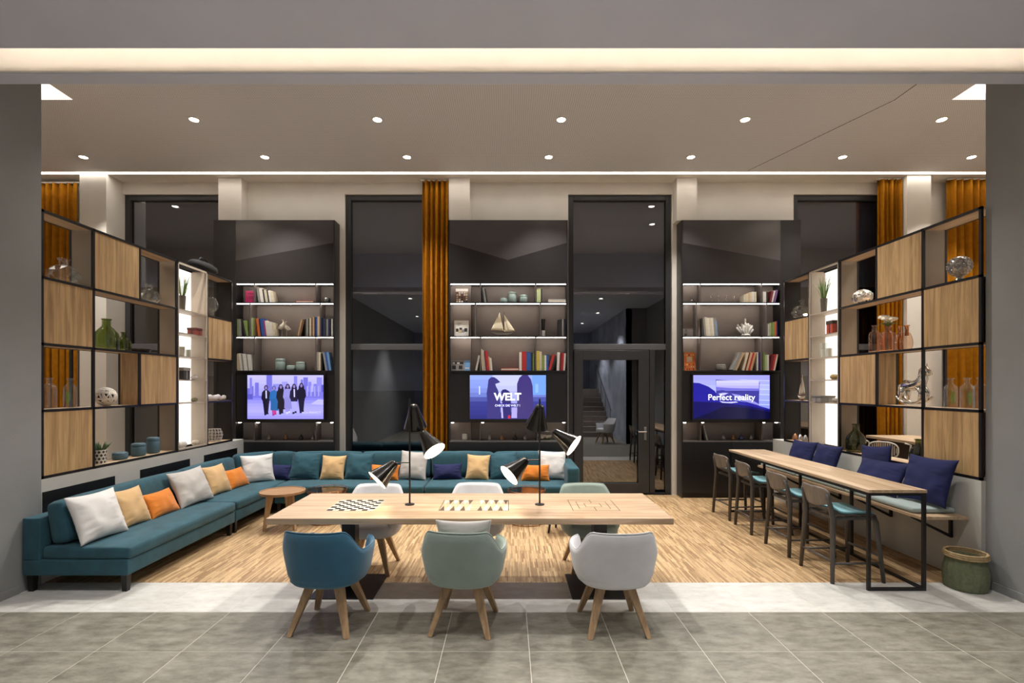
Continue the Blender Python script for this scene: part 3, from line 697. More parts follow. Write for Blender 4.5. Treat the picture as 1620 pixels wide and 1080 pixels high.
PM = {'white': mat('white_linen', 'd6d3d0', .9, var=.04, noise_s=8, bump=.15, bump_s=250, sheen=.2),
      'grey': mat('pale_grey_linen', 'b7b2ad', .9, var=.05, noise_s=8, bump=.15, bump_s=250, sheen=.2),
      'beige': mat('sand_cotton', 'cfaa78', .9, var=.06, noise_s=8, bump=.15, bump_s=250, sheen=.2),
      'orange': mat('orange_cotton', 'd0771c', .9, var=.06, noise_s=8, bump=.15, bump_s=250, sheen=.2),
      'navy': mat('navy_cotton', '161c4c', .9, var=.08, noise_s=8, bump=.15, bump_s=250, sheen=0),
      'teal': mat('teal_pillow_velvet', '1c4c5a', .8, var=.2, noise_s=9, bump=.2, bump_s=300, sheen=.1)}
PN = [0]
def pillow(col, label, w_, h, x, y, zb, yaw, tilt, th=.14, group='sofa pillows', roll=0):
    "pillow standing on zb, its face turned to heading yaw (0 = towards the viewer, +90 = towards +x), leaning back by tilt"
    PN[0] += 1; vs, fs = pillow_mesh(w_, h, th, PN[0])
    Rm = Matrix.Rotation(math.radians(yaw), 4, 'Z') @ Matrix.Rotation(math.radians(90-tilt), 4, 'X') @ Matrix.Rotation(math.radians(roll), 4, 'Z')
    pts = [Rm @ Vector(p) for p in vs]; mz = min(p.z for p in pts)
    mb = MB(); mb.add([p-Vector((0, 0, mz)) for p in pts], fs)
    o = mb.build('pillow', PM[col], smooth=2); o.location = (x, y, zb)
    return tag(o, label, 'pillow', group)
ZS = .408
pillow('white', 'large white pillow at the front end of the left sofa', .50, .46, -3.845, 4.68, ZS, 84, 22, .17)
pillow('beige', 'sand coloured pillow beside the large white pillow on the left sofa', .38, .40, -3.87, 5.12, ZS, 86, 22)
pillow('orange', 'orange lumbar pillow between sand and pale grey pillows on the left sofa', .46, .29, -3.845, 5.53, ZS, 90, 28, .13)
pillow('grey', 'wide pale grey pillow in the middle of the left sofa', .62, .45, -3.84, 6.05, ZS, 88, 24, .16)
pillow('beige', 'sand coloured pillow near the sofa corner beside an orange one', .42, .40, -3.86, 6.61, ZS, 84, 22)
pillow('orange', 'orange lumbar pillow near the sofa corner', .44, .29, -3.83, 7.02, ZS, 84, 28, .13)
pillow('white', 'white pillow standing in the sofa corner', .46, .42, -3.72, 7.42, ZS, 42, 18)
YP = 7.60
for c, lab, pc, w_, h, dy in (('navy', 'navy lumbar pillow beside the white corner pillow', 440, .42, .23, 0), ('teal', 'teal pillow between navy and sand pillows left of the lamps', 483, .47, .42, .02),
                          ('beige', 'sand pillow between two teal pillows under the left television', 527, .37, .38, 0), ('teal', 'teal pillow right of the sand pillow, left of the first lamp', 568, .44, .42, .02),
                          ('orange', 'orange lumbar pillow mostly hidden behind the first table lamp', 610, .46, .24, -.05), ('grey', 'pale grey pillow behind the first lamp pole', 654, .44, .44, .02),
                          ('navy', 'navy lumbar pillow on the right half of the back sofa', 708, .45, .24, 0), ('beige', 'sand pillow under the middle television', 756, .36, .39, 0),
                          ('teal', 'teal pillow partly behind the second lamp', 797, .44, .42, .03), ('orange', 'orange lumbar pillow leaning on the white pillow at the sofa arm', 846, .44, .25, -.11),
                          ('white', 'white pillow against the sofa arm at the right end', 874, .44, .44, .03)):
    pillow(c, lab, w_, h, PX(pc, YP), YP+dy, ZS, random.uniform(-6, 6), 20, .13, roll=random.uniform(-3, 3))
# ============================================================ GAME TABLE
TX0, TX1, TY0, TY1, TZ = -1.98, 1.352, 4.075, 5.03, .75
org = ((TX0+TX1)/2, (TY0+TY1)/2, 0)
tb = thing('game_table', 'long oak table with inlaid game boards on black pedestals', 'table', org)
MB(org).box(TX0, TX1, TY0, TY1, TZ-.05, TZ).build('table_top', M['oak_x'], tb, bevel=.003)
for x in (-1.44, .83):
    p = MB(org).box(x-.06, x+.06, 4.5, 4.62, .012, TZ-.06).box(x-.2, x+.2, 4.3, 4.82, TZ-.062, TZ-.05).build('pedestal', M['black'], tb)
    MB(org).box(x-.28, x+.28, 4.28, 4.84, 0, .012).build('base_plate', M['black'], p, bevel=.003)
ink = mat('inlay_dark', '1c1917', .8, var=.05, spec=.1); pale = mat('inlay_pale', 'bcb7ae', .7, var=.03, spec=.2); brown = mat('inlay_brown', '574a42', .8, var=.05, spec=.1); sand = mat('inlay_sand', 'b9a57e', .7, var=.05, spec=.2); rose = mat('inlay_rose', 'c4aea2', .7, var=.03, spec=.2)
def tp(px, py): Y = (H-TZ)*F/(py-CY); return PX(px, Y), Y
zi = TZ+.0006
def inl(mb, pts, lift=0): mb.add([(x, y, zi+lift) for x, y in pts], [tuple(range(len(pts)))])
bx0, by0 = tp(516, 807.6); bs = .405
mb = MB(org)
inl(mb, [(bx0-.004, by0-.004), (bx0+bs+.004, by0-.004), (bx0+bs+.004, by0+bs+.004), (bx0-.004, by0+bs+.004)])
for mi, sel in ((1, 0), (0, 1)):
    mb.mi = mi
    for i in range(8):
        for j in range(8):
            if (i+j) % 2 == sel:
                q = bs/8; a, b = bx0+i*q, by0+j*q; inl(mb, [(a, b), (a+q, b), (a+q, b+q), (a, b+q)], .0003)
mb.mi = 0
o = mb.build('chessboard_inlay', [pale, ink], tb); o['label'] = 'black and white chessboard inlay'
gx0, gy0 = tp(693.5, 807.6); gx1 = tp(805, 807.6)[0]; gy1 = gy0+.40
mb = MB(org); lw = .005; mb.mi = 1
for a, b, c, d in ((gx0, gx1, gy0, gy0+lw), (gx0, gx1, gy1-lw, gy1), (gx0, gx0+lw, gy0, gy1), (gx1-lw, gx1, gy0, gy1)): inl(mb, [(a, c), (b, c), (b, d), (a, d)], .0003)
mid = (gx0+gx1)/2
for half in (0, 1):
    a0 = gx0+lw if half == 0 else mid+.03; wd = (mid-.03-gx0-lw)/6
    for k in range(6):
        x = a0+k*wd
        mb.mi = [2, 0][k % 2]; inl(mb, [(x, gy0+lw), (x+wd, gy0+lw), (x+wd/2, gy0+.175)], .0003)
        mb.mi = [0, 2][k % 2]; inl(mb, [(x, gy1-lw), (x+wd/2, gy1-.175), (x+wd, gy1-lw)], .0003)
        mb.mi = [3, 4][k % 2]; inl(mb, [(x+wd*.5, gy0+.175), (x+wd*.95, gy0+.06), (x+wd, gy0+.19), (x+wd*.6, gy1-.18)], .0003)
o = mb.build('backgammon_inlay', [pale, ink, brown, sand, rose], tb); o['label'] = 'backgammon board inlay of brown and pale triangles'
mx0, my0 = tp(907, 807.6); ms = .405; mb = MB(org)
def ln(a, b, c, d, w_=.0045):
    a, c = min(a, c), max(a, c); b, d = min(b, d), max(b, d); inl(mb, [(a-w_/2, b-w_/2), (c+w_/2, b-w_/2), (c+w_/2, d+w_/2), (a-w_/2, d+w_/2)], .0002)
for k in range(3):
    e = .066*k; ln(mx0+e, my0+e, mx0+ms-e, my0+e); ln(mx0+e, my0+ms-e, mx0+ms-e, my0+ms-e); ln(mx0+e, my0+e, mx0+e, my0+ms-e); ln(mx0+ms-e, my0+e, mx0+ms-e, my0+ms-e)
c_ = ms/2
for a, b, c, d in ((0, c_, .132, c_), (ms-.132, c_, ms, c_), (c_, 0, c_, .132), (c_, ms-.132, c_, ms)): ln(mx0+a, my0+b, mx0+c, my0+d)
o = mb.build('mill_board_inlay', ink, tb); o['label'] = 'thin dark lines of a nine men morris board'
# ============================================================ TABLE LAMPS
YL = 4.55
shade_out = mat('black_gloss_lacquer', '17130f', .22, .3, var=.1, noise_s=12, coat=.3); shade_in = mat('shade_white', 'f2ecdf', .7)
def table_lamp(px, shades, label):
    x = PX(px, YL); t = thing('table_lamp', label, 'table lamp', (x, YL, TZ))
    MB().lathe([(.043, 0), (.043, .008), (.012, .014)], 24).build('base', M['black'], t, smooth=True)
    MB().cyl((0, 0, .01), (0, 0, .965), .008).build('pole', M['black'], t, smooth=True)
    for (sx, sy, dx, dz, toward, ln_, on) in shades:
        z = PZ(sy, YL)-TZ; xo = PX(sx, YL)-x
        k = math.sqrt(max(.05, 1-toward**2)); q = math.hypot(dx, dz); d = Vector((dx/q*k, -toward, -dz/q*k)).normalized()
        p0 = Vector((xo, (-.03 if toward > 0 else .03), z)); sc = 1
        u = d.orthogonal().normalized(); v = d.cross(u)
        prof = [(0, .0), (.022, .0), (.036, .008), (.042, .022), (.060, .09), (.085, .165), (.107, ln_)]
        inn = [(.104, ln_), (.082, .165), (.056, .09), (.036, .03), (0, .024)]
        ring = lambda r, s_: [p0+d*s_+(u*math.cos(2*math.pi*j/28)+v*math.sin(2*math.pi*j/28))*max(r, .0005) for j in range(28)]
        mb = MB(); mb.loft([ring(r, s_) for r, s_ in prof], True, False); sh = mb.build('lamp_shade', shade_out, t, smooth=True)
        mb = MB(); mb.loft([ring(r, s_) for r, s_ in inn], False, True); mb.build('shade_lining', shade_in, sh, smooth=2)
        a = p0+d*.012
        zz = a.z if abs(xo) > .03 else a.z
        MB().tube([(0, 0, zz), (a.x*.6, a.y*.3, zz), tuple(a)], .0055, 8).build('arm', M['black'], t, smooth=True)
        bc = p0+d*.125
        mb = MB(); mb.lathe([(.0005, -.03), (.02, -.024), (.03, 0), (.02, .024), (.0005, .03)], 14, bc); mb.build('bulb', emis('bulb_glow', (1, .86, .6), 14), sh, smooth=2)
        if on: lamp('POINT', 'bulb_light', tuple(p0+d*.17), E_LAMP*on, (1, .84, .6), t, .03)
    return t
table_lamp(648.2, [(627, 730, -25, 26, .42, .225, 1), (668.5, 683, 23, 28.6, .42, .225, 1), (653, 640, 0, 1, -.42, .23, .8)], 'black three-shade lamp on the game table beside the chessboard')
table_lamp(853.8, [(833, 726, -29.3, 23, .42, .225, 1), (875.5, 682, 31, 21, .38, .225, 1), (855, 641, -.15, 1, -.47, .23, .8)], 'black three-shade lamp on the game table right of the backgammon board')
# ============================================================ SHELL ARMCHAIRS
def smooth01(t): t = max(0, min(1, t)); return t*t*(3-2*t)
def make_armchair(fab, label, group):
    t = thing('armchair', label, 'chair', (0, 0, 0), 0, group)
    TH = math.radians(138); n = 56
    def plan(th, k=1.0, back=0):
        s, c = math.sin(th), math.cos(th); e = 2/2.5
        x = .325*k*math.copysign(abs(s)**e, s); y = -(.30 if c > 0 else .26)*k*math.copysign(abs(c)**e, c)
        return x, y-back*max(0, c)
    def ztop(th):
        a = abs(math.degrees(th)); return .785-.165*smooth01((a-35)/36)+.012*smooth01((a-95)/40)
    prof = [(.50, .335), (.70, .345), (.84, .375), (.915, .43), (.955, .50)]
    rings = []; rim = []
    for i in range(n+1):
        th = -TH+2*TH*i/n; zt = ztop(th); sec = []
        for k, z in prof: x, y = plan(th, k); sec.append((x, y, z))
        for f, k in ((.35, .98), (.7, 1.0), (.93, 1.0)):
            z = .50+(zt-.50)*f; x, y = plan(th, k, .035*(z-.5)/.285); sec.append((x, y, z))
        x, y = plan(th, .975, .035*(zt-.5)/.285); sec.append((x, y, zt)); rim.append((x, y, zt+.001))
        x, y = plan(th, .935, .035*(zt-.5)/.285); sec.append((x, y, zt-.004))
        x, y = plan(th, .90, .03*(zt-.5)/.285); sec.append((x, y, zt-.03))
        x, y = plan(th, .84, .0); sec.append((x, y, .50)); x, y = plan(th, .80); sec.append((x, y, .43)); x, y = plan(th, .50); sec.append((x, y, .40))
        rings.append(sec)
    MB().loft(rings).build('shell', fab, t, smooth=2)
    MB().tube(rim, .0045, 6).build('piping', fab, t, smooth=2)
    rg = []
    for k, z in ((.3, .345), (.62, .345), (.80, .36), (.87, .385), (.87, .44), (.84, .462), (.7, .475), (.3, .48)):
        rg.append([(.315*k*math.copysign(abs(math.sin(a))**.72, math.sin(a)), -(.30 if math.cos(a) > 0 else .30)*k*math.copysign(abs(math.cos(a))**.72, math.cos(a)), z) for a in [2*math.pi*j/40 for j in range(40)]])
    MB().loft(rg).build('seat', fab, t, smooth=2)
    for sx in (-1, 1):
        for sy in (-1, 1):
            MB().sq((sx*.105, sy*.10, .35), (sx*.215, sy*.225, 0), .066, .036).build('leg', M['ash'], t, bevel=.004)
    MB().box(-.12, .12, -.125, -.085, .325, .352).box(-.12, .12, .085, .125, .325, .352).box(-.02, .02, -.1, .1, .325, .352).build('leg_bracket', M['ash'], t)
    return t
FA = {'teal': mat('chair_teal_felt', '2f6480', .85, var=.06, noise_s=10, bump=.15, bump_s=300, sheen=.3),
      'sage': mat('chair_sage_felt', '93a299', .85, var=.05, noise_s=10, bump=.15, bump_s=300, sheen=.3),
      'white': mat('chair_white_felt', 'd8d8db', .85, var=.04, noise_s=10, bump=.15, bump_s=300, sheen=.3)}
G = 'armchairs around the game table'
def place(t, x, y, rz): t.location = (x, y, 0); t.rotation_euler = (0, 0, math.radians(rz)); return t
place(make_armchair(FA['teal'], 'teal upholstered armchair at the near side of the game table', G), -1.37, 3.86, -4)
place(make_armchair(FA['sage'], 'sage green armchair with a pillow, near side of the game table', G), -.335, 3.86, -6)
wc = place(make_armchair(FA['white'], 'white upholstered armchair at the near right of the game table', G), .80, 3.845, 2)
dup(wc, (-1.37, 5.03, 0), math.radians(180), 'white armchair behind the chessboard on the far side of the table')
dup(wc, (-.33, 5.08, 0), math.radians(178), 'white armchair in the middle of the far side of the table')
place(make_armchair(FA['sage'], 'pale sage armchair at the far right of the game table', G), .82, 5.06, 184)
dup(wc, (3.1, .95, 0), math.radians(70), 'white armchair in the lobby mirrored in the glazed door')
pillow('grey', 'white grey pillow standing on the sage green armchair', .42, .36, -.335, 3.78, .478, 180, 12, .12, 'sofa pillows')
# ============================================================ COFFEE TABLES
t = thing('side_table', 'round wooden side table with three legs by the sofa corner', 'side table', (-2.9, 6.42, 0))
tw = wood('brown_oak', '8d6a48', 'a98560', 'X', .5)
MB().lathe([(.265, .455), (.275, .462), (.275, .488), (.262, .488), (.258, .478), (0, .478)], 40).build('tray_top', tw, t, smooth=True)
for k in range(3):
    a = math.radians(215+120*k); c, s = math.cos(a), math.sin(a)
    p = lambda r, z: Vector((r*c, r*s, z)); q = Vector((-s, c, 0))*.016
    pts = [(.10, .456), (.19, .456), (.235, 0), (.20, 0)]
    mb = MB(); mb.loft([[p(r, z)-q for r, z in pts], [p(r, z)+q for r, z in pts]]); mb.build('leg', M['ash'], t, bevel=.004)
def wire_table(x, y, r, z, label):
    t = thing('wire_table', label, 'side table', (x, y, 0), 0, 'round copper wire side tables')
    cr = lambda R_, zz, n=40: [(R_*math.cos(2*math.pi*i/n), R_*math.sin(2*math.pi*i/n), zz) for i in range(n)]
    MB().lathe([(0, z-.02), (r-.01, z-.02), (r-.01, z-.014), (0, z-.014)], 40, cap=False).build('mirror_tray', mat('smoked_mirror', '3a2f2a', .08, .8, var=.05), t)
    MB().tube(cr(r, z-.02), .005, 6, True).tube(cr(r+.004, z), .004, 6, True).build('rim', M['copper'], t, smooth=2)
    mb = MB()
    for i in range(12):
        a = 2*math.pi*i/12; mb.cyl((r*math.cos(a), r*math.sin(a), z-.02), ((r+.004)*math.cos(a), (r+.004)*math.sin(a), z+.008), .003, n=6)
    mb.build('gallery_pins', M['copper'], t)
    for i in range(10):
        a, b = 2*math.pi*i/10, 2*math.pi*(i+.5)/10
        MB().cyl((r*.97*math.cos(a), r*.97*math.sin(a), z-.022), (r*.62*math.cos(b), r*.62*math.sin(b), .2), .0035, n=6).cyl((r*.62*math.cos(b), r*.62*math.sin(b), .2), (r*.95*math.cos(a), r*.95*math.sin(a), .006), .0035, n=6).build('wire_leg', M['copper'], t)
    MB().tube(cr(r*.95, .006), .005, 6, True).tube(cr(r*.62, .2), .0035, 6, True).build('foot_ring', M['copper'], t, smooth=2)
wire_table(PX(518, 6.78), 6.78, .26, .435, 'copper wire side table beside the wooden side table')
wire_table(PX(833, 6.72), 6.72, .25, .44, 'copper wire side table in front of the sofa arm')
t = thing('low_stool', 'low stool with dark legs behind the game table', 'stool', (.68, 6.28, 0))
MB().lathe([(.20, .36), (.205, .37), (.205, .40), (.18, .41), (0, .41)], 28).build('seat', tw, t, smooth=True)
for k in range(4):
    a = math.radians(20+90*k); MB().cyl((.13*math.cos(a), .13*math.sin(a), .362), (.19*math.cos(a), .19*math.sin(a), 0), .018, .013).build('leg', M['black'], t, smooth=True)
# ============================================================ BAR STOOLS
sw = wood('smoked_ply', '3f3b39', '514c49', 'Z', .45); aqua = mat('aqua_seat_fabric', '79adb6', .8, var=.06, noise_s=10, bump=.15, bump_s=300, sheen=.3)
def make_stool():
    t = thing('bar_stool', 'x', 'bar stool', (0, 0, 0), 0, 'bar stools at the high table')
    for s in (-1, 1):
        MB().tube([(-.245, s*.235, 0), (-.215, s*.20, .60), (-.235, s*.188, .72), (-.262, s*.18, .82)], .018, 10, rs=[.018, .025, .022, .016]).build('leg', sw, t, smooth=2)
        MB().tube([(.245, s*.235, 0), (.205, s*.19, .55), (.19, s*.175, .607)], .018, 10, rs=[.017, .024, .024]).build('leg', sw, t, smooth=2)
    st_ = MB; 
    fx = lambda z: -.245+.03*z/.6; fy = lambda z: .235-.035*z/.6; gx = lambda z: .245-.04*z/.55; gy = lambda z: .235-.045*z/.55
    for s in (-1, 1): MB().tube([(fx(.18), s*fy(.18), .18), (gx(.18), s*gy(.18), .18)], .011, 8).build('stretcher', sw, t, smooth=2)
    MB().tube([(gx(.24), -gy(.24), .24), (gx(.24), gy(.24), .24)], .012, 8).build('stretcher', sw, t, smooth=2)
    MB().tube([(fx(.2), -fy(.2), .2), (fx(.2), fy(.2), .2)], .011, 8).build('stretcher', sw, t, smooth=2)
    MB().box(-.2, .19, .17, .19, .575, .605).box(-.2, .19, -.19, -.17, .575, .605).box(-.2, -.18, -.19, .19, .575, .605).box(.17, .19, -.19, .19, .575, .605).build('seat_frame', sw, t)
    # seat pan: scooped sheet rising to the back, teal pad on it
    def sheet(name, m, y_half, zoff, th, x0, x1, nx=16, ny=14):
        top, bot, fs = [], [], []
        for i in range(nx+1):
            u = i/nx; x = x0+(x1-x0)*u
            for j in range(ny+1):
                v = 2*j/ny-1
                hw = y_half*(1-.12*max(0, (u-.75)/.25)**2)
                y = v*hw
                z = .607+zoff+.012*v*v+.055*max(0, (.28-u)/.28)**2 - .012*max(0, (u-.85)/.15)**2
                top.append((x, y, z+th)); bot.append((x, y, z))
        N = len(top); W_ = ny+1
        for i in range(nx):
            for j in range(ny):
                a = i*W_+j; fs += [(a, a+1, a+W_+1, a+W_), (N+a, N+a+W_, N+a+W_+1, N+a+1)]
        for i in range(nx):
            for e in (0, ny): a = i*W_+e; fs.append((a, a+W_, N+a+W_, N+a))
        for j in range(ny):
            for e in (0, nx): a = e*W_+j; fs.append((a, a+1, N+a+1, N+a))
        MB().add(top+bot, fs).build(name, m, t, smooth=2)
    sheet('seat_shell', sw, .205, 0, .012, -.225, .215); sheet('seat_pad', aqua, .192, .0125, .022, -.205, .205)
    # backrest: curved plywood panel with rounded top corners
    nx, nz = 22, 10; top, bot, fs = [], [], []
    for j in range(nz+1):
        v = j/nz
        for i in range(nx+1):
            u = 2*i/nx-1; hw = .172+.04*v-.02*max(0, (v-.8)/.2)**2
            zb = .685+.035*u*u; zt = .875-.028*abs(u)**6
            z = zb+(zt-zb)*v; y = u*hw; x = -.285-.03*v+.055*u*u
            top.append((x, y, z)); bot.append((x+.012, y, z))
    N = len(top); W_ = nx+1
    for j in range(nz):
        for i in range(nx):
            a = j*W_+i; fs += [(a, a+1, a+W_+1, a+W_), (N+a, N+a+W_, N+a+W_+1, N+a+1)]
    for j in range(nz):
        for e in (0, nx): a = j*W_+e; fs.append((a, a+W_, N+a+W_, N+a))
    for i in range(nx):
        for e in (0, nz): a = e*W_+i; fs.append((a, a+1, N+a+1, N+a))
    MB().add(top+bot, fs).build('backrest', wood('smoked_ply_back', '645c56', '7a7169', 'Z', .45), t, smooth=2)
    return t
st0 = make_stool()
for i, (y, lab, rz) in enumerate(((7.03, 'bar stool farthest back, nearest the black cabinet', 4), (6.36, 'second bar stool from the black cabinet at the high table', -2), (5.57, 'third bar stool from the black cabinet at the high table', 1), (4.87, 'nearest bar stool at the front end of the high table', 2))):
    if i == 0: st0.location = (3.235, y, 0); st0.rotation_euler.z = math.radians(rz); st0['label'] = lab
    else: dup(st0, (3.24, y, 0), math.radians(rz), lab)
# ============================================================ HIGH TABLE, BENCH, BASKET
BX0, BX1, BY0, BY1, BZ = 3.215, 3.735, 4.45, 7.28, .905
org = ((BX0+BX1)/2, (BY0+BY1)/2, 0)
t = thing('high_table', 'long narrow oak high table on a black steel frame', 'table', org)
MB(org).box(BX0, BX1, BY0, BY1, BZ-.028, BZ).build('table_top', M['oak_y'], t, bevel=.002)
a = .026
def frame_end(y):
    mb = MB(org); mb.box(BX0, BX0+a, y, y+a, 0, BZ-.028); mb.box(BX1-a, BX1, y, y+a, 0, BZ-.028); mb.box(BX0+a, BX1-a, y, y+a, 0, a); mb.box(BX0+a, BX1-a, y, y+a, BZ-.028-a, BZ-.028)
    mb.build('end_frame', M['black'], t)
frame_end(BY0+.01); frame_end(BY1-.01-a)
for x in (BX0, BX1-a): MB(org).box(x, x+a, BY0+.01+a, BY1-.01-a, BZ-.028-a, BZ-.028).build('top_rail', M['black'], t)
MB(org).box(BX1-a, BX1, BY0+.01+a, BY1-.01-a, 0, a).build('floor_rail', M['black'], t)
for y in (5.4, 6.35): MB(org).box(BX1-a, BX1, y, y+a, a, BZ-.028-a).build('leg', M['black'], t)
org = (4.1, 6.1, .38)
t = thing('wall_bench', 'long oak wall bench with pale cushions on black brackets', 'bench', org)
NX0 = 3.87
MB(org).box(NX0, 4.318, 4.68, 7.75, .575, .605).build('bench_board', M['oak_y'], t, bevel=.003)
for y in (4.86, 5.62, 6.48, 7.35):
    mb = MB(org); b = .024
    mb.box(4.294, 4.318, y-b/2, y+b/2, .36, .575); mb.box(NX0+.05, 4.294, y-b/2, y+b/2, .551, .575)
    mb.add([(4.294, y-b/2, .36), (4.294, y+b/2, .36), (4.294, y+b/2, .39), (4.294, y-b/2, .39), (NX0+.05, y-b/2, .551), (NX0+.05, y+b/2, .551), (NX0+.09, y+b/2, .551), (NX0+.09, y-b/2, .551)],
           [(0, 1, 2, 3), (4, 7, 6, 5), (0, 4, 5, 1), (3, 2, 6, 7), (0, 3, 7, 4), (1, 5, 6, 2)])
    mb.build('bracket', M['black'], t)
pad = mat('pale_blue_pad', 'a3b2b0', .85, var=.05, noise_s=8, bump=.15, bump_s=250, sheen=.2)
for i, (a_, b_, w_) in enumerate(((4.80, 5.78, 'front'), (5.80, 6.76, 'middle'), (6.78, 7.70, 'rear'))):
    mo = ((NX0+4.318)/2, (a_+b_)/2, .605)
    o = soft(mo, NX0+.02, 4.30, a_, b_, .607, .655, 'bench_cushion', None, .012, .02); o.data.materials[0] = pad
    tag(o, 'pale grey blue cushion at the %s of the wall bench' % w_, 'cushion', 'bench cushions')
GB = 'navy bench pillows'
pillow('navy', 'navy pillow at the far end of the bench nearest the cabinet', .44, .42, 4.12, 7.02, .672, -78, 22, .15, GB)
pillow('navy', 'navy pillow beside the far one, in front of the lit tower', .44, .42, 4.13, 6.50, .672, -84, 20, .15, GB)
pillow('navy', 'navy pillow leaning upright behind the front bench pillow', .46, .46, 4.225, 5.74, .672, -88, 6, .10, GB, 6)
pillow('navy', 'large navy pillow slouching in front on the bench', .54, .42, 4.05, 5.46, .672, -72, 36, .14, GB)
pillow('navy', 'navy pillow nearest the grey wall at the front of the bench', .50, .48, 4.16, 4.96, .672, -82, 18, .15, GB)
t = thing('wicker_basket', 'round green woven basket with a natural rim by the right wall', 'basket', (4.15, 4.53, 0))
gb = mat('green_wicker', '6c7258', .85, var=.18, noise_s=40, bump=.4, bump_s=150); nb = mat('natural_wicker', 'b39a72', .85, var=.15, noise_s=40, bump=.4, bump_s=150)
N = 72; rings = []; K = 34
def brad(z): u = z/.29; return .137+.026*math.sin(math.pi*min(1, u*.9+.12))
for k in range(K+1):
    z = .004+.285*k/K
    rings.append([((brad(z)+.0032*math.cos(N/4*2*math.pi*j/N)+.0015*math.cos(math.pi*j+k*math.pi))*math.cos(2*math.pi*j/N), (brad(z)+.0032*math.cos(N/4*2*math.pi*j/N)+.0015*math.cos(math.pi*j+k*math.pi))*math.sin(2*math.pi*j/N), z) for j in range(N)])
for k in range(K, -1, -4):
    z = .012+.277*k/K; rings.append([((brad(z)-.012)*math.cos(2*math.pi*j/N), (brad(z)-.012)*math.sin(2*math.pi*j/N), z) for j in range(N)])
MB().loft(rings).build('basket_body', gb, t, smooth=2)
for zz, rr in ((.292, .152), (.309, .151), (.324, .149)):
    pts = [((rr+.003*math.sin(i*1.6))*math.cos(2*math.pi*i/60), (rr+.003*math.sin(i*1.6))*math.sin(2*math.pi*i/60), zz) for i in range(60)]
    MB().tube(pts, .0105, 8, True).build('rim_coil', nb, t, smooth=2)
# ============================================================ SIDE BAY BEHIND THE RIGHT SHELVING
yD = 7.6
o6 = (6.05, 7.0, 0)
t = thing('counter', 'pale wooden high counter in the bay behind the right shelving', 'counter', o6)
MB(o6).box(5.68, 6.42, 6.0, 7.93, 1.01, 1.05).build('counter_top', M['oak_y'], t, bevel=.003)
MB(o6).box(5.86, 6.36, 6.1, 7.85, 0, 1.01).build('counter_body', mat('dark_brown_board', '3a2f28', .6, var=.1), t)
t = thing('wire_chair', 'white cord-back chair behind the right shelving', 'chair', (5.22, 6.85, 0), math.radians(125))
wt = mat('white_tube', 'd8d4cc', .4, var=.02); cord = mat('white_cord', 'c9c3b8', .7, var=.05)
MB().lathe([(.19, .60), (.20, .61), (.20, .64), (.18, .65), (0, .65)], 24).build('seat', cord, t, smooth=True)
for sx in (-1, 1):
    for sy in (-1, 1): MB().cyl((sx*.13, sy*.13, .605), (sx*.2, sy*.2, 0), .011).build('leg', wt, t, smooth=True)
bk = [(.17*math.copysign(abs(math.cos(a))**.7, math.cos(a)), .2, .97+.105*math.copysign(abs(math.sin(a))**.7, math.sin(a))) for a in [2*math.pi*i/36 for i in range(36)]]
MB().tube(bk, .01, 8, True).build('back_frame', wt, t, smooth=2)
for k in range(13):
    x = -.15+.025*k; hh = .10*(1-(abs(x)/.172)**3)
    MB().cyl((x, .2, .97-hh), (x, .2, .97+hh), .008, n=6).build('back_cord', cord, t, smooth=True)
MB().tube([(-.1, .2, .87), (-.1, .17, .66)], .01).tube([(.1, .2, .87), (.1, .17, .66)], .01).build('back_post', wt, t)
MB().tube([(-.2, .0, .65), (-.24, -.02, 1.04), (-.22, .12, 1.07)], .01).build('arm', wt, t, smooth=2)
MB().tube([(.2, .0, .65), (.24, -.02, 1.04), (.22, .12, 1.07)], .01).build('arm', wt, t, smooth=2)
# ============================================================ BOOKS AND ORNAMENTS IN THE CABINETS
pagesm = mat('paper_pages', 'd9d2c2', .9, var=.05)
BK = {'white': 'd8d4cc', 'cream': 'cfc4ac', 'grey': '8c8a86', 'dark': '2a2726', 'black': '17161a', 'green': '7f9452', 'pale_green': 'b3bd8a', 'brown': '6b4c38', 'orange': 'c8682c', 'blue': '2d56a0', 'navy': '1e2c50',
      'tan': 'b8946c', 'red': 'b02a2c', 'dark_red': '6d1f28', 'yellow': 'd3c25c', 'purple': '3d3486', 'pale_blue': '6f9ac8', 'pink': 'c42a6a', 'magenta': '9a3a6a', 'beige': 'c9ae88', 'violet': '6a4a78'}
def bmat(c): return mat('book_'+c, BK[c], .6, var=.10, noise_s=45)
ORD = ['first', 'second', 'third', 'fourth', 'fifth', 'sixth', 'seventh', 'eighth', 'ninth', 'tenth', 'eleventh', 'twelfth']
def book_mb(w_, h, d):
    mb = MB(); c = min(.004, w_*.2)
    mb.mi = 0; mb.box(0, c, 0, d, 0, h); mb.box(w_-c, w_, 0, d, 0, h); mb.box(c, w_-c, 0, c, 0, h)
    mb.mi = 1; mb.box(c, w_-c, c, d-.006, .004, h-.006); mb.mi = 0
    return mb
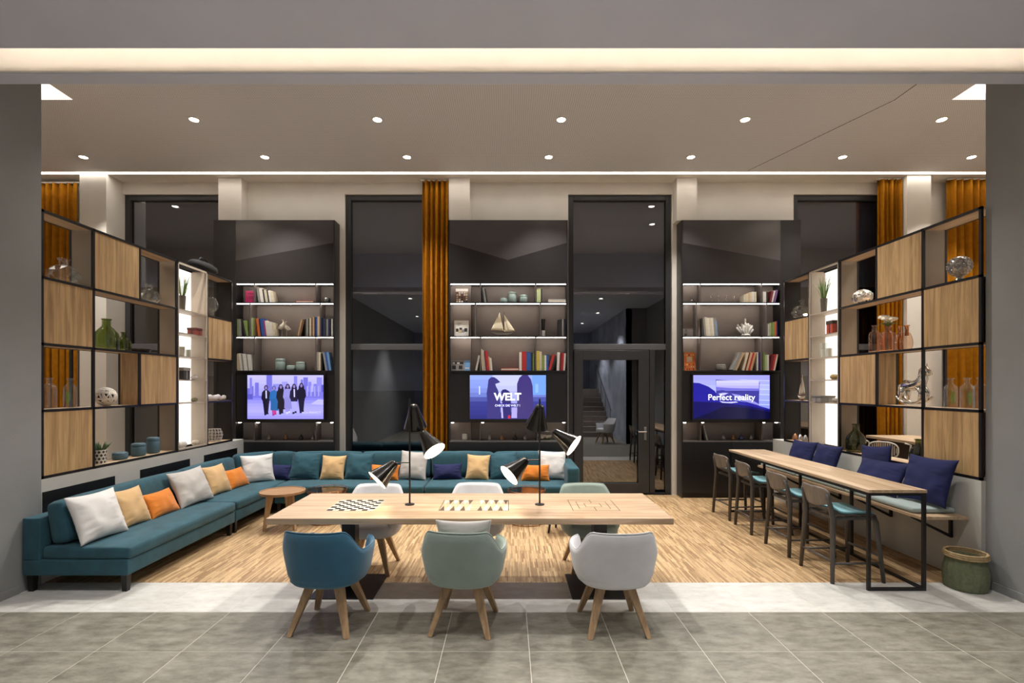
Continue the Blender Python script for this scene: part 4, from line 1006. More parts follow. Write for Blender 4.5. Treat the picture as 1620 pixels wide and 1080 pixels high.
def books(where, zb, x0px, spec, group, lean=0, gap=0.0015, yf=YC+.035):
    "row of books standing side by side from pixel x0px; spec = (colour, width px, height px); lean in degrees, + leans to the right"
    x = PX(x0px, YC+.04); a = math.radians(lean)
    for i, (c, wp, hp) in enumerate(spec):
        w_, h = wp/95.8, hp/95.8
        o = book_mb(w_, h, .145+.02*random.random()).build('book', [bmat(c), pagesm])
        lift = w_*math.sin(a) if a > 0 else 0
        # a leaning book stands on its lower edge: keep its lowest corner on the shelf
        lift = max(0, w_*math.sin(a)) if a > 0 else 0
        o.location = (x, yf+random.uniform(0, .012), zb+(w_*math.sin(a) if a > 0 else -0.0))
        if a < 0: o.location.z = zb
        o.rotation_euler = (0, a, 0)
        if a < 0: o.location = (x, o.location.y, zb); 
        ad = {'pale_green': 'pale green', 'dark_red': 'dark red', 'pale_blue': 'pale blue'}.get(c, c)
        n = len(spec)
        wh = where.replace(' shelf of the ', ' shelf, ').replace(' in the left cabinet', ', left cabinet').replace(' in the right cabinet', ', right cabinet').replace(' in the middle cabinet', ', middle cabinet')
        lab = '%s book, %s from left %s' % (ad, ORD[i], wh)
        if len(lab.split()) > 16: lab = lab.replace(' from left', '')
        tag(o, lab, 'book', group)
        x += w_/math.cos(a)+gap
# lowest point of a leaning book: rotate about y by +a turns +x downwards, so raise by w sin a; for -a the corner at x=0 stays lowest
zA, zB, zC, zD = ZA0+.0125, ZB0+.0125, ZC0+.0005, ZD0+.0005
g1, g2, g3 = 'books in the left cabinet', 'books in the middle cabinet', 'books in the right cabinet'
books('in the leaning row on the top shelf of the left cabinet', zA, 409, [('grey', 4, 24), ('white', 4.2, 23), ('dark', 2.4, 21), ('cream', 4, 20.5), ('dark', 2.2, 20), ('white', 3.2, 19), ('cream', 3.6, 18)], g1, -9)
books('at the left end of the second shelf of the left cabinet', zB, 374.2, [('green', 3.4, 27), ('grey', 3.4, 27)], g1)
books('leaning at the left end of the second shelf of the left cabinet', zB, 386.5, [('dark', 3, 27), ('green', 3.4, 25)], g1, -12)
books('in the group left of the bird figures in the left cabinet', zB, 396.2, [('pale_green', 3.2, 29), ('green', 3, 28), ('brown', 2.4, 27)], g1)
books('in the leaning group beside the bird figures in the left cabinet', zB, 408.4, [('orange', 3.4, 28), ('navy', 2.6, 27.5), ('blue', 4.0, 28), ('magenta', 2.6, 25), ('white', 3.6, 24.5), ('white', 6, 22), ('cream', 3.4, 21)], g1, -7)
books('leaning right of the bird figures in the left cabinet', zB, 470.5, [('tan', 2.4, 26), ('brown', 2.6, 27)], g1, 13, yf=YC+.03)
books('in the long group right of the bird figures in the left cabinet', zB, 482.2, [('dark', 2.2, 27), ('grey', 2.6, 28), ('dark', 2.2, 28), ('cream', 2.2, 28.5), ('brown', 2.6, 29), ('tan', 2.4, 30), ('navy', 2, 30), ('blue', 2.6, 30), ('beige', 3.4, 31)], g1)
books('at the right end of the second shelf of the left cabinet', zB, 507.6, [('navy', 3.2, 29), ('navy', 2.6, 28), ('dark', 2.6, 28.5), ('grey', 2.2, 27), ('navy', 2.6, 27.5), ('black', 2.6, 28), ('white', 2.0, 27)], g1)
books('at the left end of the third shelf of the left cabinet', zC, 375.6, [('cream', 2.6, 27), ('beige', 2.4, 27), ('white', 3.0, 27), ('grey', 2.2, 26.5), ('white', 2.6, 26.5), ('white', 2.4, 26), ('grey', 2.2, 26), ('white', 2.4, 25.5), ('white', 2.2, 25)], g1, -7)
books('at the right end of the third shelf of the left cabinet', zC, 501.0, [('white', 3.2, 29), ('cream', 2.8, 29), ('dark', 2.2, 27)], g1)
books('leaning at the right end of the third shelf of the left cabinet', zC, 514.8, [('grey', 3, 29), ('blue', 3, 29.5), ('pale_blue', 3.2, 29)], g1, -9)
books('leaning on the top shelf of the middle cabinet', zA, 764.5, [('dark', 2.2, 24), ('grey', 2.4, 23), ('dark', 2.2, 22)], g2, -9)
books('right of the pale jars on the top shelf of the middle cabinet', zA, 849, [('pale_green', 6.4, 22), ('dark', 2.2, 21)], g2)
books('at the right end of the second shelf of the middle cabinet', zB, 883.2, [('black', 3, 26), ('dark', 2.6, 27), ('grey', 2.4, 27), ('black', 3, 27)], g2)
books('leaning alone on the third shelf, middle cabinet', zC, 752, [('white', 2.8, 24)], g2, 11)
books('in the red group on the third shelf of the middle cabinet', zC, 762.6, [('cream', 3, 34), ('white', 2.6, 32), ('dark_red', 2, 31), ('red', 3.2, 31), ('beige', 2.2, 22), ('white', 2.4, 20)], g2, -5)
books('in the bright group on the third shelf of the middle cabinet', zC, 821.6, [('white', 3.6, 29), ('red', 7.4, 30), ('blue', 7.0, 29), ('dark', 2.6, 28), ('green', 2.2, 27)], g2)
books('right of the divider on the third shelf of the middle cabinet', zC, 848.8, [('yellow', 4.6, 31), ('cream', 3.4, 30), ('green', 4.2, 24), ('white', 2.6, 24), ('blue', 3.2, 25)], g2)
books('leaning at the right end of the third shelf of the middle cabinet', zC, 867.5, [('red', 3.6, 26), ('dark', 2.6, 24)], g2, 16, yf=YC+.03)
books('at the far right end of the third shelf of the middle cabinet', zC, 880.6, [('white', 4, 29), ('dark_red', 3, 28), ('red', 3, 28), ('white', 2.8, 27)], g2, 3)
books('in the cream row on the top shelf of the right cabinet', zA, 1177, [('cream', 3, 12), ('cream', 3.2, 14), ('beige', 3.2, 15.5), ('cream', 3.2, 16.5), ('white', 3.2, 17), ('cream', 3, 17)], g3)
books('at the right end of the top shelf of the right cabinet', zA, 1207.2, [('white', 5, 17), ('dark', 2.4, 17)], g3)
books('leaning at the right end of the top shelf of the right cabinet', zA, 1217, [('dark_red', 3.4, 18), ('white', 2.6, 19), ('violet', 3.4, 20)], g3, 12)
books('in the pale group left of the coral, right cabinet', zB, 1114.5, [('grey', 3, 29), ('cream', 3.2, 30), ('white', 3.2, 29), ('cream', 3, 29), ('white', 3, 29), ('grey', 3, 28), ('pale_blue', 2.2, 24)], g3, -5)
books('right of the coral on the second shelf of the right cabinet', zB, 1215, [('white', 2.2, 19), ('pale_green', 3.6, 21), ('green', 4, 22), ('orange', 3, 23), ('purple', 2.8, 24)], g3)
books('leaning steeply beside the stone box in the right cabinet', zC, 1158, [('grey', 4.2, 30), ('beige', 3, 30)], g3, 24, yf=YC+.03)
books('leaning mid third shelf, right cabinet', zC, 1174.5, [('cream', 3, 29), ('dark_red', 2.4, 29), ('beige', 3.2, 29), ('red', 2.4, 28.5), ('tan', 3, 29)], g3, 15)
books('beside the divider on the third shelf of the right cabinet', zC, 1197.5, [('white', 2, 29), ('purple', 4.4, 29)], g3)
books('right of the divider on the third shelf of the right cabinet', zC, 1207.2, [('green', 3, 29), ('pale_green', 3.4, 25), ('white', 2.6, 25)], g3)
books('leaning at the right end of the third shelf of the right cabinet', zC, 1217.6, [('dark_red', 3, 24), ('red', 2.6, 26), ('cream', 2.4, 26)], g3, 12)
books('leaning by the divider on the bottom shelf of the right cabinet', zD, 1115.0, [('dark', 2.6, 24), ('grey', 2.6, 22)], g3, -13)
def faceout(px0, px1, zb, hp, cols, label, pattern):
    x0, x1 = PX(px0, YC+.06), PX(px1, YC+.06); h = hp/95
    xc = (x0+x1)/2; w_ = x1-x0; mb = MB(); d = .02
    mb.mi = 0; mb.box(-w_/2, w_/2, 0, .004, 0, h); mb.box(-w_/2, w_/2, d-.004, d, 0, h); mb.box(-w_/2, -w_/2+.004, .004, d-.004, 0, h)
    mb.mi = 1; mb.box(-w_/2+.004, w_/2-.004, .004, d-.004, .003, h-.003)
    mats = [bmat(cols[0]), pagesm]+[bmat(c) for c in cols[1:]]
    for k, (u0, v0, u1, v1, ci) in enumerate(pattern):
        mb.mi = 1+ci; y = -.0004-.0002*k
        a, b, c, e = -w_/2+u0*w_, -w_/2+u1*w_, v0*h, v1*h
        mb.add([(a, y, c), (b, y, c), (b, y, e), (a, y, e)], [(0, 1, 2, 3)])
    mb.mi = 0
    o = mb.build('book', mats); o.location = (xc, YC+.10, zb); o.rotation_euler = (math.radians(-4), 0, 0)
    return tag(o, label, 'book')
rp = random.Random(5)
faceout(386, 401.3, zA, 19.5, ['pink', 'dark_red'], 'bright pink book facing out on the top shelf of the left cabinet', [(.2, .75, .8, .82, 1), (.35, .5, .8, .53, 1), (.35, .38, .8, .41, 1)])
faceout(720.5, 740, zA, 23.0, ['brown', 'white', 'dark', 'beige'], 'book with speckled cover facing out on the top shelf of the middle cabinet', [(0, .8, 1, 1, 1)]+[(u, v, u+.14, v+.1, rp.choice([1, 2, 3])) for u in (.05, .25, .45, .65, .82) for v in (.06, .2, .36, .52, .66) if rp.random() > .25])
faceout(718, 741, zB, 25.5, ['white', 'dark', 'beige', 'grey'], 'white book with a dark printed drawing facing out in the middle cabinet', [(.12, .3, .3, .5, 1), (.3, .22, .5, .42, 2), (.36, .42, .55, .55, 1), (.5, .25, .72, .45, 3), (.7, .3, .9, .52, 1), (.2, .8, .5, .84, 3), (.2, .7, .4, .73, 3)])
faceout(713.3, 743.2, zC, 16.5, ['grey', 'pale_blue', 'white', 'dark'], 'wide grey and blue box book on the third shelf of the middle cabinet', [(.70, 0, 1, 1, 1), (.05, .62, .65, .85, 3), (.08, .66, .2, .8, 2), (.3, .66, .45, .8, 2), (.05, .15, .25, .5, 3), (.4, .15, .6, .5, 3), (.74, .2, .96, .3, 2)])
faceout(1084, 1102, zC, 29, ['orange', 'beige', 'dark_red', 'yellow'], 'orange patterned book box with pale square in the right cabinet', [(u, v, u+.1, v+.07, rp.choice([1, 2, 3])) for u in (.05, .22, .4, .58, .76) for v in (.05, .18, .3, .82) if rp.random() > .3]+[(.22, .48, .72, .76, 1)])
def flat_book(px0, px1, zb, hp, c, label):
    x0, x1 = PX(px0, YC+.06), PX(px1, YC+.06); h = hp/95; mb = MB(((x0+x1)/2, YC+.1, zb))
    y0, y1 = YC+.04, YC+.19
    mb.box(x0, x1, y0, y1, zb, zb+h*.18); mb.box(x0, x1, y0, y1, zb+h*.82, zb+h); mb.box(x0, x0+.006, y0, y1, zb+h*.18, zb+h*.82); mb.mi = 1; mb.box(x0+.006, x1-.003, y0+.003, y1-.003, zb+h*.18, zb+h*.82); mb.mi = 0
    return tag(mb.build('book', [bmat(c), pagesm]), label, 'book')
flat_book(469, 496.5, zA, 3, 'red', 'red book lying flat on the top shelf of the left cabinet')
flat_book(867.5, 895, zA, 5, 'white', 'white book lying flat on the top shelf of the middle cabinet')
flat_book(792.5, 820.5, zC, 4.5, 'red', 'red book lying flat on the third shelf of the middle cabinet')
# lidded jars
def jar(px0, px1, zb, hp, label, m, group=None, Y=YC+.12, scale=94.6, lid=True, X=None):
    r = (px1-px0)/2/scale; h = hp/scale; x = PX((px0+px1)/2, Y) if X is None else X
    t = thing('lidded_jar', label, 'jar', (x, Y, zb), 0, group)
    c = min(.02, r*.35, h*.3); hl = h*.76
    MB().lathe([(0, 0), (r-c, 0), (r-.3*c, .3*c), (r, c), (r, hl-.004), (r-.004, hl)], 28).build('body', m, t, smooth=True)
    MB().lathe([(r-.006, hl), (r, hl+.004), (r, h-c), (r-.3*c, h-.3*c), (r-c, h), (0, h)], 28).build('lid', m, t, smooth=True)
    return t
jm = mat('grey_green_ceramic', '7d8d88', .45, var=.06, noise_s=15, bump=.05); jb = mat('blue_ceramic', '4a6672', .5, var=.08, noise_s=15, bump=.08)
gj = 'grey green lidded jars'
jar(436.5, 451.3, zC, 19, 'tallest grey green jar on the third shelf of the left cabinet', jm, gj)
jar(454, 468, zC, 8.2, 'flat grey green jar between two taller ones in the left cabinet', jm, gj)
jar(469, 483.6, zC, 14, 'medium grey green jar right of the flat one in the left cabinet', jm, gj)
jar(791, 803, zA, 8, 'small flat pale jar on the top shelf of the middle cabinet', jm, gj)
jar(804, 817.2, zA, 18, 'tall pale jar on the top shelf of the middle cabinet', jm, gj)
jar(821.8, 834.8, zA, 13, 'medium pale jar right of the tall one in the middle cabinet', jm, gj)
jar(1133, 1148, zC, 10, 'squat mottled stone jar on the third shelf of the right cabinet', mat('mottled_stone', '6a655c', .7, var=.3, noise_s=40))
jar(511.5, 523, zA, 8.5, 'small grey lidded bowl at the right end of the top left shelf', mat('grey_metal', '77746e', .3, .8, var=.1))
jar(731, 740, zD, 10, 'small white lidded box on the bottom shelf of the middle cabinet', mat('white_box', 'c9c4bc', .6, var=.03))
# pear ornaments
def pear(px, zb, col, label, hp=11, Y=YC+.12):
    h = hp/94.6; t = thing('pear_ornament', label, 'ornament', (PX(px, Y), Y, zb), 0, 'small pear ornaments on the bottom shelves')
    MB().lathe([(0, 0), (.026, 0), (.036, .012), (.037, .03), (.028, .05), (.015, .072), (.011, .085), (0, .09)], 16).build('body', col, t, smooth=2)
    MB().tube([(0, 0, .088), (.004, 0, .1), (.010, 0, h)], .003, 6).build('stem', M['black'], t)
pc = [mat('smoked_chrome', 'a39d97', .2, .6, var=.1), mat('bronze', 'a87a58', .25, .5, var=.1), mat('black_chrome', '3a383c', .15, .4, var=.1), mat('blue_chrome', '4d5a8a', .2, .5, var=.1)]
for pxs, cab in (((425, 452.5, 476.5, 495.5), 'left'), ((774, 794, 815, 831), 'middle'), ((1144.5, 1160, 1172.5, 1188.5), 'right')):
    for i, (p, w_) in enumerate(zip(pxs, ('leftmost', 'second', 'third', 'rightmost'))):
        pear(p, zD, pc[[0, 1, 2, 0][i] if cab != 'right' else [0, 1, 3, 0][i]], '%s pear ornament on the bottom shelf of the %s cabinet' % (w_, cab))
def glass_cone(px, zb, label):
    t = thing('glass_ornament', label, 'ornament', (PX(px, YC+.12), YC+.12, zb), 0, 'glass ornaments on the top right shelf')
    MB().lathe([(0, 0), (.034, 0), (.036, .01), (.02, .055), (.008, .085), (.01, .1), (0, .104)], 14).build('body', M['cglass'], t, smooth=2)
    MB().lathe([(0, .104), (.012, .112), (.008, .124), (0, .126)], 12).build('stopper', M['silver'], t, smooth=2)
for p, w_ in zip((1124.5, 1136, 1148.5, 1161.5), ('leftmost', 'second', 'third', 'rightmost')): glass_cone(p, zA, '%s small glass ornament on the top shelf of the right cabinet' % w_)
def star_vase(x, y, zb, s, label, m, seed=1, name='glass_vase'):
    "faceted vase with knobbly facets and a short neck"
    t = thing(name, label, 'vase', (x, y, zb)); rnd = random.Random(seed)
    n = 12; rings = []
    for k, (r, z) in enumerate(((.5, 0), (.85, .12), (1.0, .3), (.95, .5), (.7, .68), (.32, .76), (.30, .9), (.4, 1.0))):
        amp = .22 if k in (1, 2, 3, 4) else .04
        rings.append([(s*.5*r*(1+amp*(1 if (j+k) % 2 else -.4)*rnd.uniform(.6, 1))*math.cos(2*math.pi*j/n), s*.5*r*(1+amp*(1 if (j+k) % 2 else -.4)*rnd.uniform(.6, 1))*math.sin(2*math.pi*j/n), s*z) for j in range(n)])
    inner = [[(p[0]*.9, p[1]*.9, max(p[2], .008)) for p in r] for r in reversed(rings)]
    MB().loft(rings+inner).build('body', m, t)
    MB().tube([(s*.2*math.cos(2*math.pi*j/20), s*.2*math.sin(2*math.pi*j/20), s) for j in range(20)], .004, 6, True).build('lip', m, t, smooth=2)
    return t
star_vase(PX(1093.3, YC+.12), YC+.12, zA, .105, 'small faceted glass at the left end of the top shelf of the right cabinet', M['cglass'], 4, 'glass_tumbler')
t = thing('glass_tumbler', 'slim clear glass at the left end of the second right shelf', 'glass', (PX(1083.5, YC+.12)+.02, YC+.12, zB))
MB().lathe([(.0, 0), (.018, 0), (.02, .12), (.018, .12), (.016, .006), (0, .006)], 14, cap=False).build('body', M['cglass'], t, smooth=True)
MB().lathe([(.0, .006), (.0158, .006), (.0172, .05), (0, .05)], 14, cap=False).build('content', M['chrome'], t, smooth=True)
# bird pair
ivory = mat('ivory_paint', 'c9c2b4', .6, var=.05)
def bird(px, s, hpx, label, Y=YC+.11):
    t = thing('bird_figure', label, 'figurine', (PX(px, Y), Y, zB), 0, 'pair of wading birds on stands')
    h = hpx/94.6
    MB().lathe([(0, 0), (.03, 0), (.03, .008), (0, .008)], 16, cap=False).build('stand', ivory, t, smooth=True)
    MB().cyl((0, 0, .008), (0, 0, h*.42), .004).build('leg', ivory, t)
    b = [(-s*.062, 0, h*.50), (-s*.03, 0, h*.50), (0, 0, h*.58), (s*.022, 0, h*.72), (s*.024, 0, h*.84), (s*.016, 0, h*.93), (-s*.004, 0, h*.97)]
    MB().tube(b, .02, 12, rs=[.006, .034, .042, .026, .012, .013, .012]).build('body', ivory, t, smooth=2)
    MB().cyl((-s*.006, 0, h*.965), (-s*.05, 0, h*.93), .005, .001, 8).build('beak', mat('beak_grey', '8d877c', .5), t)
    MB().add([(-s*.09, -.03, h*.44), (-s*.02, -.042, h*.48), (s*.015, -.03, h*.66), (-s*.03, -.046, h*.60), (-s*.09, -.024, h*.445), (-s*.02, -.034, h*.485), (s*.014, -.024, h*.655), (-s*.03, -.038, h*.605)], [(0, 1, 2, 3), (7, 6, 5, 4), (0, 4, 5, 1), (1, 5, 6, 2), (2, 6, 7, 3), (3, 7, 4, 0)]).build('wing', ivory, t)
bird(446, 1, 27, 'left wading bird figure on the second shelf of the left cabinet'); bird(453.5, -1, 25, 'right wading bird figure on the second shelf of the left cabinet', YC+.16)
# sailing boats
sail_m = mat('sail_canvas', 'd9cdb2', .8, var=.05, noise_s=15); hull_m = mat('hull_wood', '6b4a33', .4, var=.2, noise_s=20); hw_ = mat('hull_white', 'cfc8bc', .5, var=.05)
def sailboat(x, y, zb, w_, h, rz, label):
    t = thing('model_sailboat', label, 'model boat', (x, y, zb), rz)
    rg = []
    for i in range(13):
        u = -1+2*i/12; b = .085*w_*max(.03, 1-abs(u)**2.4); zt = h*(.13+.05*u*u); dk = h*.09*(1-.75*u*u); xx = u*w_*.46
        rg.append([(xx, -b, zt), (xx, -b*.75, zt-dk*.6), (xx*.97, 0, zt-dk), (xx, b*.75, zt-dk*.6), (xx, b, zt)])
    MB().loft(rg).build('hull', hw_, t, smooth=True)
    MB().box(-w_*.14, w_*.14, -.012, .012, 0, h*.055).build('stand', hull_m, t)
    MB().cyl((w_*.06, 0, h*.08), (w_*.06, 0, h), .005).cyl((-w_*.2, 0, h*.1), (-w_*.2, 0, h*.88), .004).build('mast', hull_m, t)
    MB().cyl((-w_*.5, 0, h*.25), (w_*.06, 0, h*.22), .004).cyl((w_*.4, 0, h*.18), (w_*.54, 0, h*.22), .003).build('boom', hull_m, t)
    def sail(pts, nm):
        n = 8; A, B, C = [Vector(p) for p in pts]; vs = []; fs = []; ids = {}
        for i in range(n+1):
            for j in range(n+1-i):
                u, v = i/n, j/n; p = A+(B-A)*u+(C-A)*v; p.y -= .03*w_*math.sin(math.pi*min(1, u+v))*(1-abs(u-v)*.5)
                ids[i, j] = len(vs); vs.append(p)
        for i in range(n):
            for j in range(n-i):
                fs.append((ids[i, j], ids[i+1, j], ids[i, j+1]))
                if i+j < n-1: fs.append((ids[i+1, j], ids[i+1, j+1], ids[i, j+1]))
        MB().add(vs, fs).build(nm, sail_m, t, smooth=2, solid=.002)
    sail([(w_*.05, 0, h*.24), (-w_*.49, 0, h*.27), (-w_*.12, 0, h*.97)], 'main_sail')
    sail([(w_*.08, -.006, h*.2), (w_*.30, -.006, h*.2), (w_*.07, -.006, h*.9)], 'fore_sail')
    sail([(w_*.22, -.012, h*.2), (w_*.53, -.012, h*.21), (w_*.08, -.012, h*.86)], 'jib_sail')
    return t
sailboat(PX(795, YC+.11), YC+.11, zB, .40, .41, 0, 'model sailing boat with cream sails in the middle cabinet')
# black brush holder
t = thing('brush_holder', 'tall black bundle standing in the second row of the middle cabinet', 'holder', (PX(859.5, YC+.12), YC+.12, zB))
MB().lathe([(0, 0), (.03, 0), (.034, .1), (.03, .1), (.027, .006), (0, .006)], 16, cap=False).build('cup', mat('cup_white', 'b8b2a8', .5, var=.03), t, smooth=True)
for k in range(6):
    a = k*math.pi/3; MB().cyl((.012*math.cos(a), .012*math.sin(a), .008), (.026*math.cos(a), .026*math.sin(a), .29), .007, .009, 8).build('brush', M['black'], t)
# white coral
t = thing('coral', 'white coral piece on the second shelf of the right cabinet', 'ornament', (PX(1180, YC+.11), YC+.11, zB))
cm = mat('white_coral', 'd0ccc6', .8, var=.1, noise_s=60, bump=.5, bump_s=90); rnd = random.Random(11)
MB().lathe([(0, 0), (.06, 0), (.075, .02), (.05, .045), (0, .05)], 14, cap=False).build('base', cm, t, smooth=2)
for k in range(26):
    a = rnd.uniform(0, 2*math.pi); sp = rnd.uniform(.1, 1); hgt = (.30 if k == 0 else rnd.uniform(.11, .23)); r0 = .03*sp; x0, y0 = r0*math.cos(a), r0*math.sin(a)
    ex, ey = (0.012, 0) if k == 0 else (.115*sp*math.cos(a), .055*sp*math.sin(a))
    MB().tube([(x0, y0, .03), (x0+ex*.6, y0+ey*.6, hgt*.5), (x0+ex, y0+ey, hgt*.9), (x0+ex*1.02, y0+ey, hgt)], .014, 7, rs=[.016, .015, .016, .009]).build('coral_branch', cm, t, smooth=2)
# white roses partly behind the second lamp
t = thing('rose_bunch', 'bunch of white roses on the bottom shelf behind the second lamp', 'flowers', (PX(861, YC+.1), YC+.1, zD))
rw = mat('white_petals', 'd9cfbf', .7, var=.06); rnd = random.Random(2)
for k in range(5):
    c = Vector((-.08+.042*k, rnd.uniform(-.02, .02), .045+rnd.uniform(0, .03))); mb = MB()
    for r, a0 in ((.034, 0), (.024, .5), (.013, 1)):
        for j in range(5):
            a = a0+2*math.pi*j/5; d = Vector((math.cos(a), math.sin(a), 0)); s_ = Vector((-d.y, d.x, 0))
            mb.add([c+s_*-r*.4+d*r*.3-Vector((0, 0, .02)), c+s_*r*.4+d*r*.3-Vector((0, 0, .02)), c+s_*r*.7+d*r+Vector((0, 0, .014)), c+d*r*1.15+Vector((0, 0, .022)), c-s_*r*.7+d*r+Vector((0, 0, .014))], [(0, 1, 2, 3, 4)])
    mb.build('rose', rw, t, solid=.002)
MB().tube([(-.1, 0, .012), (.1, .01, .012)], .012, 8).build('stems', mat('stem_green', '4c6038', .7), t)
# ============================================================ ORNAMENTS IN THE OPEN SHELVING
def SP(px, row, d=.12, s=None):
    "point on a shelf of the open shelving from its pixel column"
    s = -1 if px < CX else 1; X = 4.32+d
    return s*X, F*X/abs(px-CX), (.98, 1.60, 2.22, 2.84, 3.46)[row]+.0115
def bottle(px, row, label, h, r, m, group, d=.12, leafc=None):
    x, y, z = SP(px, row, d); t = thing('glass_bottle', label, 'bottle', (x, y, z), 0, group)
    prof = [(0, .0), (r*.92, 0), (r, .01), (r, h*.62), (r*.9, h*.72), (r*.45, h*.8), (r*.36, h*.84), (r*.36, h*.95), (r*.55, h*.97), (r*.55, h)]
    inn = [(r*.42, h), (r*.3, h*.95), (r*.3, h*.83), (r*.8, h*.71), (r*.93, h*.6), (r*.93, .014), (0, .012)]
    MB().lathe(prof+inn, 28, cap=False).build('body', m, t, smooth=True)
    if leafc:
        mb = MB()
        for k in range(9):
            zz = h*.12+k*h*.05; w_ = .026*math.sin(math.pi*(k+1)/10)+.006
            mb.add([(0, -r*.5, zz), (w_, -r*.5, zz+.018), (0, -r*.5, zz+.014), (-w_, -r*.5, zz+.018)], [(0, 1, 2), (0, 2, 3)])
        mb.build('fern_leaf', leafc, t, solid=.0015)
    return t
fern = mat('fern_green', '7fae2c', .6, var=.1)
bottle(78, 1, 'clear glass bottle nearest the left grey wall', .30, .058, M['cglass'], 'clear glass bottles')
bottle(111, 1, 'clear glass bottle with a fern, left shelving', .30, .056, M['cglass'], 'clear glass bottles', leafc=fern)
bottle(1504, 1, 'clear glass bottle with a fern beside the silver horse', .30, .056, M['cglass'], 'clear glass bottles', leafc=fern)
bottle(1530, 1, 'clear glass bottle with a fern, second from the silver horse', .30, .056, M['cglass'], 'clear glass bottles', leafc=fern)
bottle(1551, 1, 'clear glass bottle nearest the right grey wall', .30, .056, M['cglass'], 'clear glass bottles', d=.14)
bottle(1383.5, 2, 'slim rose glass bottle left of the flower vase', .335, .06, M['cuglass'], 'rose glass bottles')
b = bottle(1404.5, 2, 'rose glass vase holding white flowers in the right shelving', .30, .078, M['cuglass'], 'rose glass bottles')
x, y, z = b.location
rnd = random.Random(4)
def bloom(c, R_, name, parent, m):
    mb = MB(); c = Vector(c)
    for r, a0, up in ((R_, 0, .3), (R_*.72, .6, .6), (R_*.4, 1.1, .9)):
        for j in range(6):
            a = a0+2*math.pi*j/6; dd = Vector((math.cos(a), math.sin(a), 0)); s_ = Vector((-dd.y, dd.x, 0)); u = Vector((0, 0, 1))
            lo, md, tp_ = c-u*R_*.6, c+dd*r*.95-u*R_*.1, c+dd*r*.9+u*R_*(.25+.3*up)
            mb.add([lo+s_*r*.15, md+s_*r*.55, tp_+s_*r*.4, tp_+u*R_*.1, tp_-s_*r*.4, md-s_*r*.55, lo-s_*r*.15], [(0, 1, 5, 6), (1, 2, 3, 4, 5)])
    return mb.build(name, m, parent, solid=.002)
t = thing('flower_bunch', 'white flowers with green leaves in the rose glass vase', 'flowers', (x, y, z+.02))
for k, (dx, dy, dz) in enumerate(((-.02, -.02, .36), (.0, .06, .385), (.0, -.09, .35), (.03, .03, .33))):
    MB().tube([(dx*.2, dy*.2, 0), (dx*.25, dy*.25, .27), (dx, dy, dz-.02)], .003, 6).build('stem', mat('stem_green', '4c6038', .7), t)
    bloom((dx, dy, dz), .055 if k < 2 else .04, 'blossom', t, mat('ivory_petals', 'e6dcc8', .7, var=.05))
for k in range(6):
    a = k*1.05; c, s_ = math.cos(a), math.sin(a)
    MB().add([(0, 0, .27), (.05*c-.02*s_, .05*s_+.02*c, .31), (.11*c, .11*s_, .31), (.05*c+.02*s_, .05*s_-.02*c, .31)], [(0, 1, 2, 3)]).build('leaf', mat('leaf_green', '55703f', .6), t, solid=.002)
# two-necked rose bottle
x, y, z = SP(1429, 2, .12); t = thing('glass_bottle', 'squat rose glass carafe with two necks in the right shelving', 'bottle', (x, y, z), 0, 'rose glass bottles')
rg = []
for i in range(9):
    v = i/8; zz = .19*v; k = .5+.5*math.sin(math.pi*min(1, .25+v*.62)); k = max(.35, k)
    rg.append([(.065*k*math.cos(2*math.pi*j/28), .115*k*math.sin(2*math.pi*j/28), zz) for j in range(28)])
MB().loft(rg, True, True).build('body', M['cuglass'], t, smooth=True)
for s_ in (-1, 1): MB().lathe([(.022, .16), (.018, .2), (.02, .26), (.03, .275), (.026, .275), (.014, .25)], 16, (0, s_*.05, 0), cap=False).build('neck', M['copper'], t, smooth=True)
def demijohn(px, row, d, r, h, m, label, X=None):
    x, y, z = SP(px, row, d); t = thing('glass_vase', label, 'vase', (x, y, z), 0, 'green glass vases')
    prof = [(0, 0), (r*.9, 0), (r, .02), (r, h*.42), (r*.9, h*.55), (r*.6, h*.68), (r*.38, h*.76), (r*.34, h*.82), (r*.34, h*.97), (r*.4, h)]
    inn = [(r*.33, h), (r*.27, h*.96), (r*.27, h*.82), (r*.54, h*.67), (r*.86, h*.53), (r*.95, h*.4), (r*.95, .028), (0, .02)]
    MB().lathe(prof+inn, 36, cap=False).build('body', m, t, smooth=True)
    MB().tube([(r*.37*math.cos(2*math.pi*j/24), r*.37*math.sin(2*math.pi*j/24), h) for j in range(24)], .006, 8, True).build('lip', m, t, smooth=2)
demijohn(168.5, 2, .12, .118, .335, M['gglass'], 'large green glass vase in the left shelving')
demijohn(196, 2, .12, .075, .215, M['gglass'], 'small green glass vase beside the large one in the left shelving')
demijohn(1354, 0, .12, .112, .35, M['dglass'], 'large olive glass vase on the right shelving near the bench')
demijohn(1453, 0, .13, .085, .26, M['dglass'], 'smaller dark glass vase behind the front bench pillows')
x, y, z = SP(220, 2, .12); t = thing('shallow_tray', 'dark shallow tray behind the green vases', 'tray', (x, y, z))
MB().lathe([(0, 0), (.1, 0), (.125, .04), (.12, .04), (.095, .006), (0, .006)], 28, cap=False).build('tray', M['black'], t, smooth=True)
MB().tube([(.123*math.cos(2*math.pi*j/28), .123*math.sin(2*math.pi*j/28), .041) for j in range(28)], .003, 6, True).build('rim', M['dglass'], t)
x, y, z = SP(101, 3); star_vase(x, y, z, .245, 'thorny clear glass vase at the top of the left shelving', M['cglass'], 2)
x, y, z = SP(236, 3); star_vase(x, y, z, .23, 'clear glass vase on the top left shelf before the lit tower', M['cglass'], 6)
x, y, z = SP(1269, 3); star_vase(x, y, z, .27, 'ribbed clear glass vase at the far end of the right shelving', M['cglass'], 8)
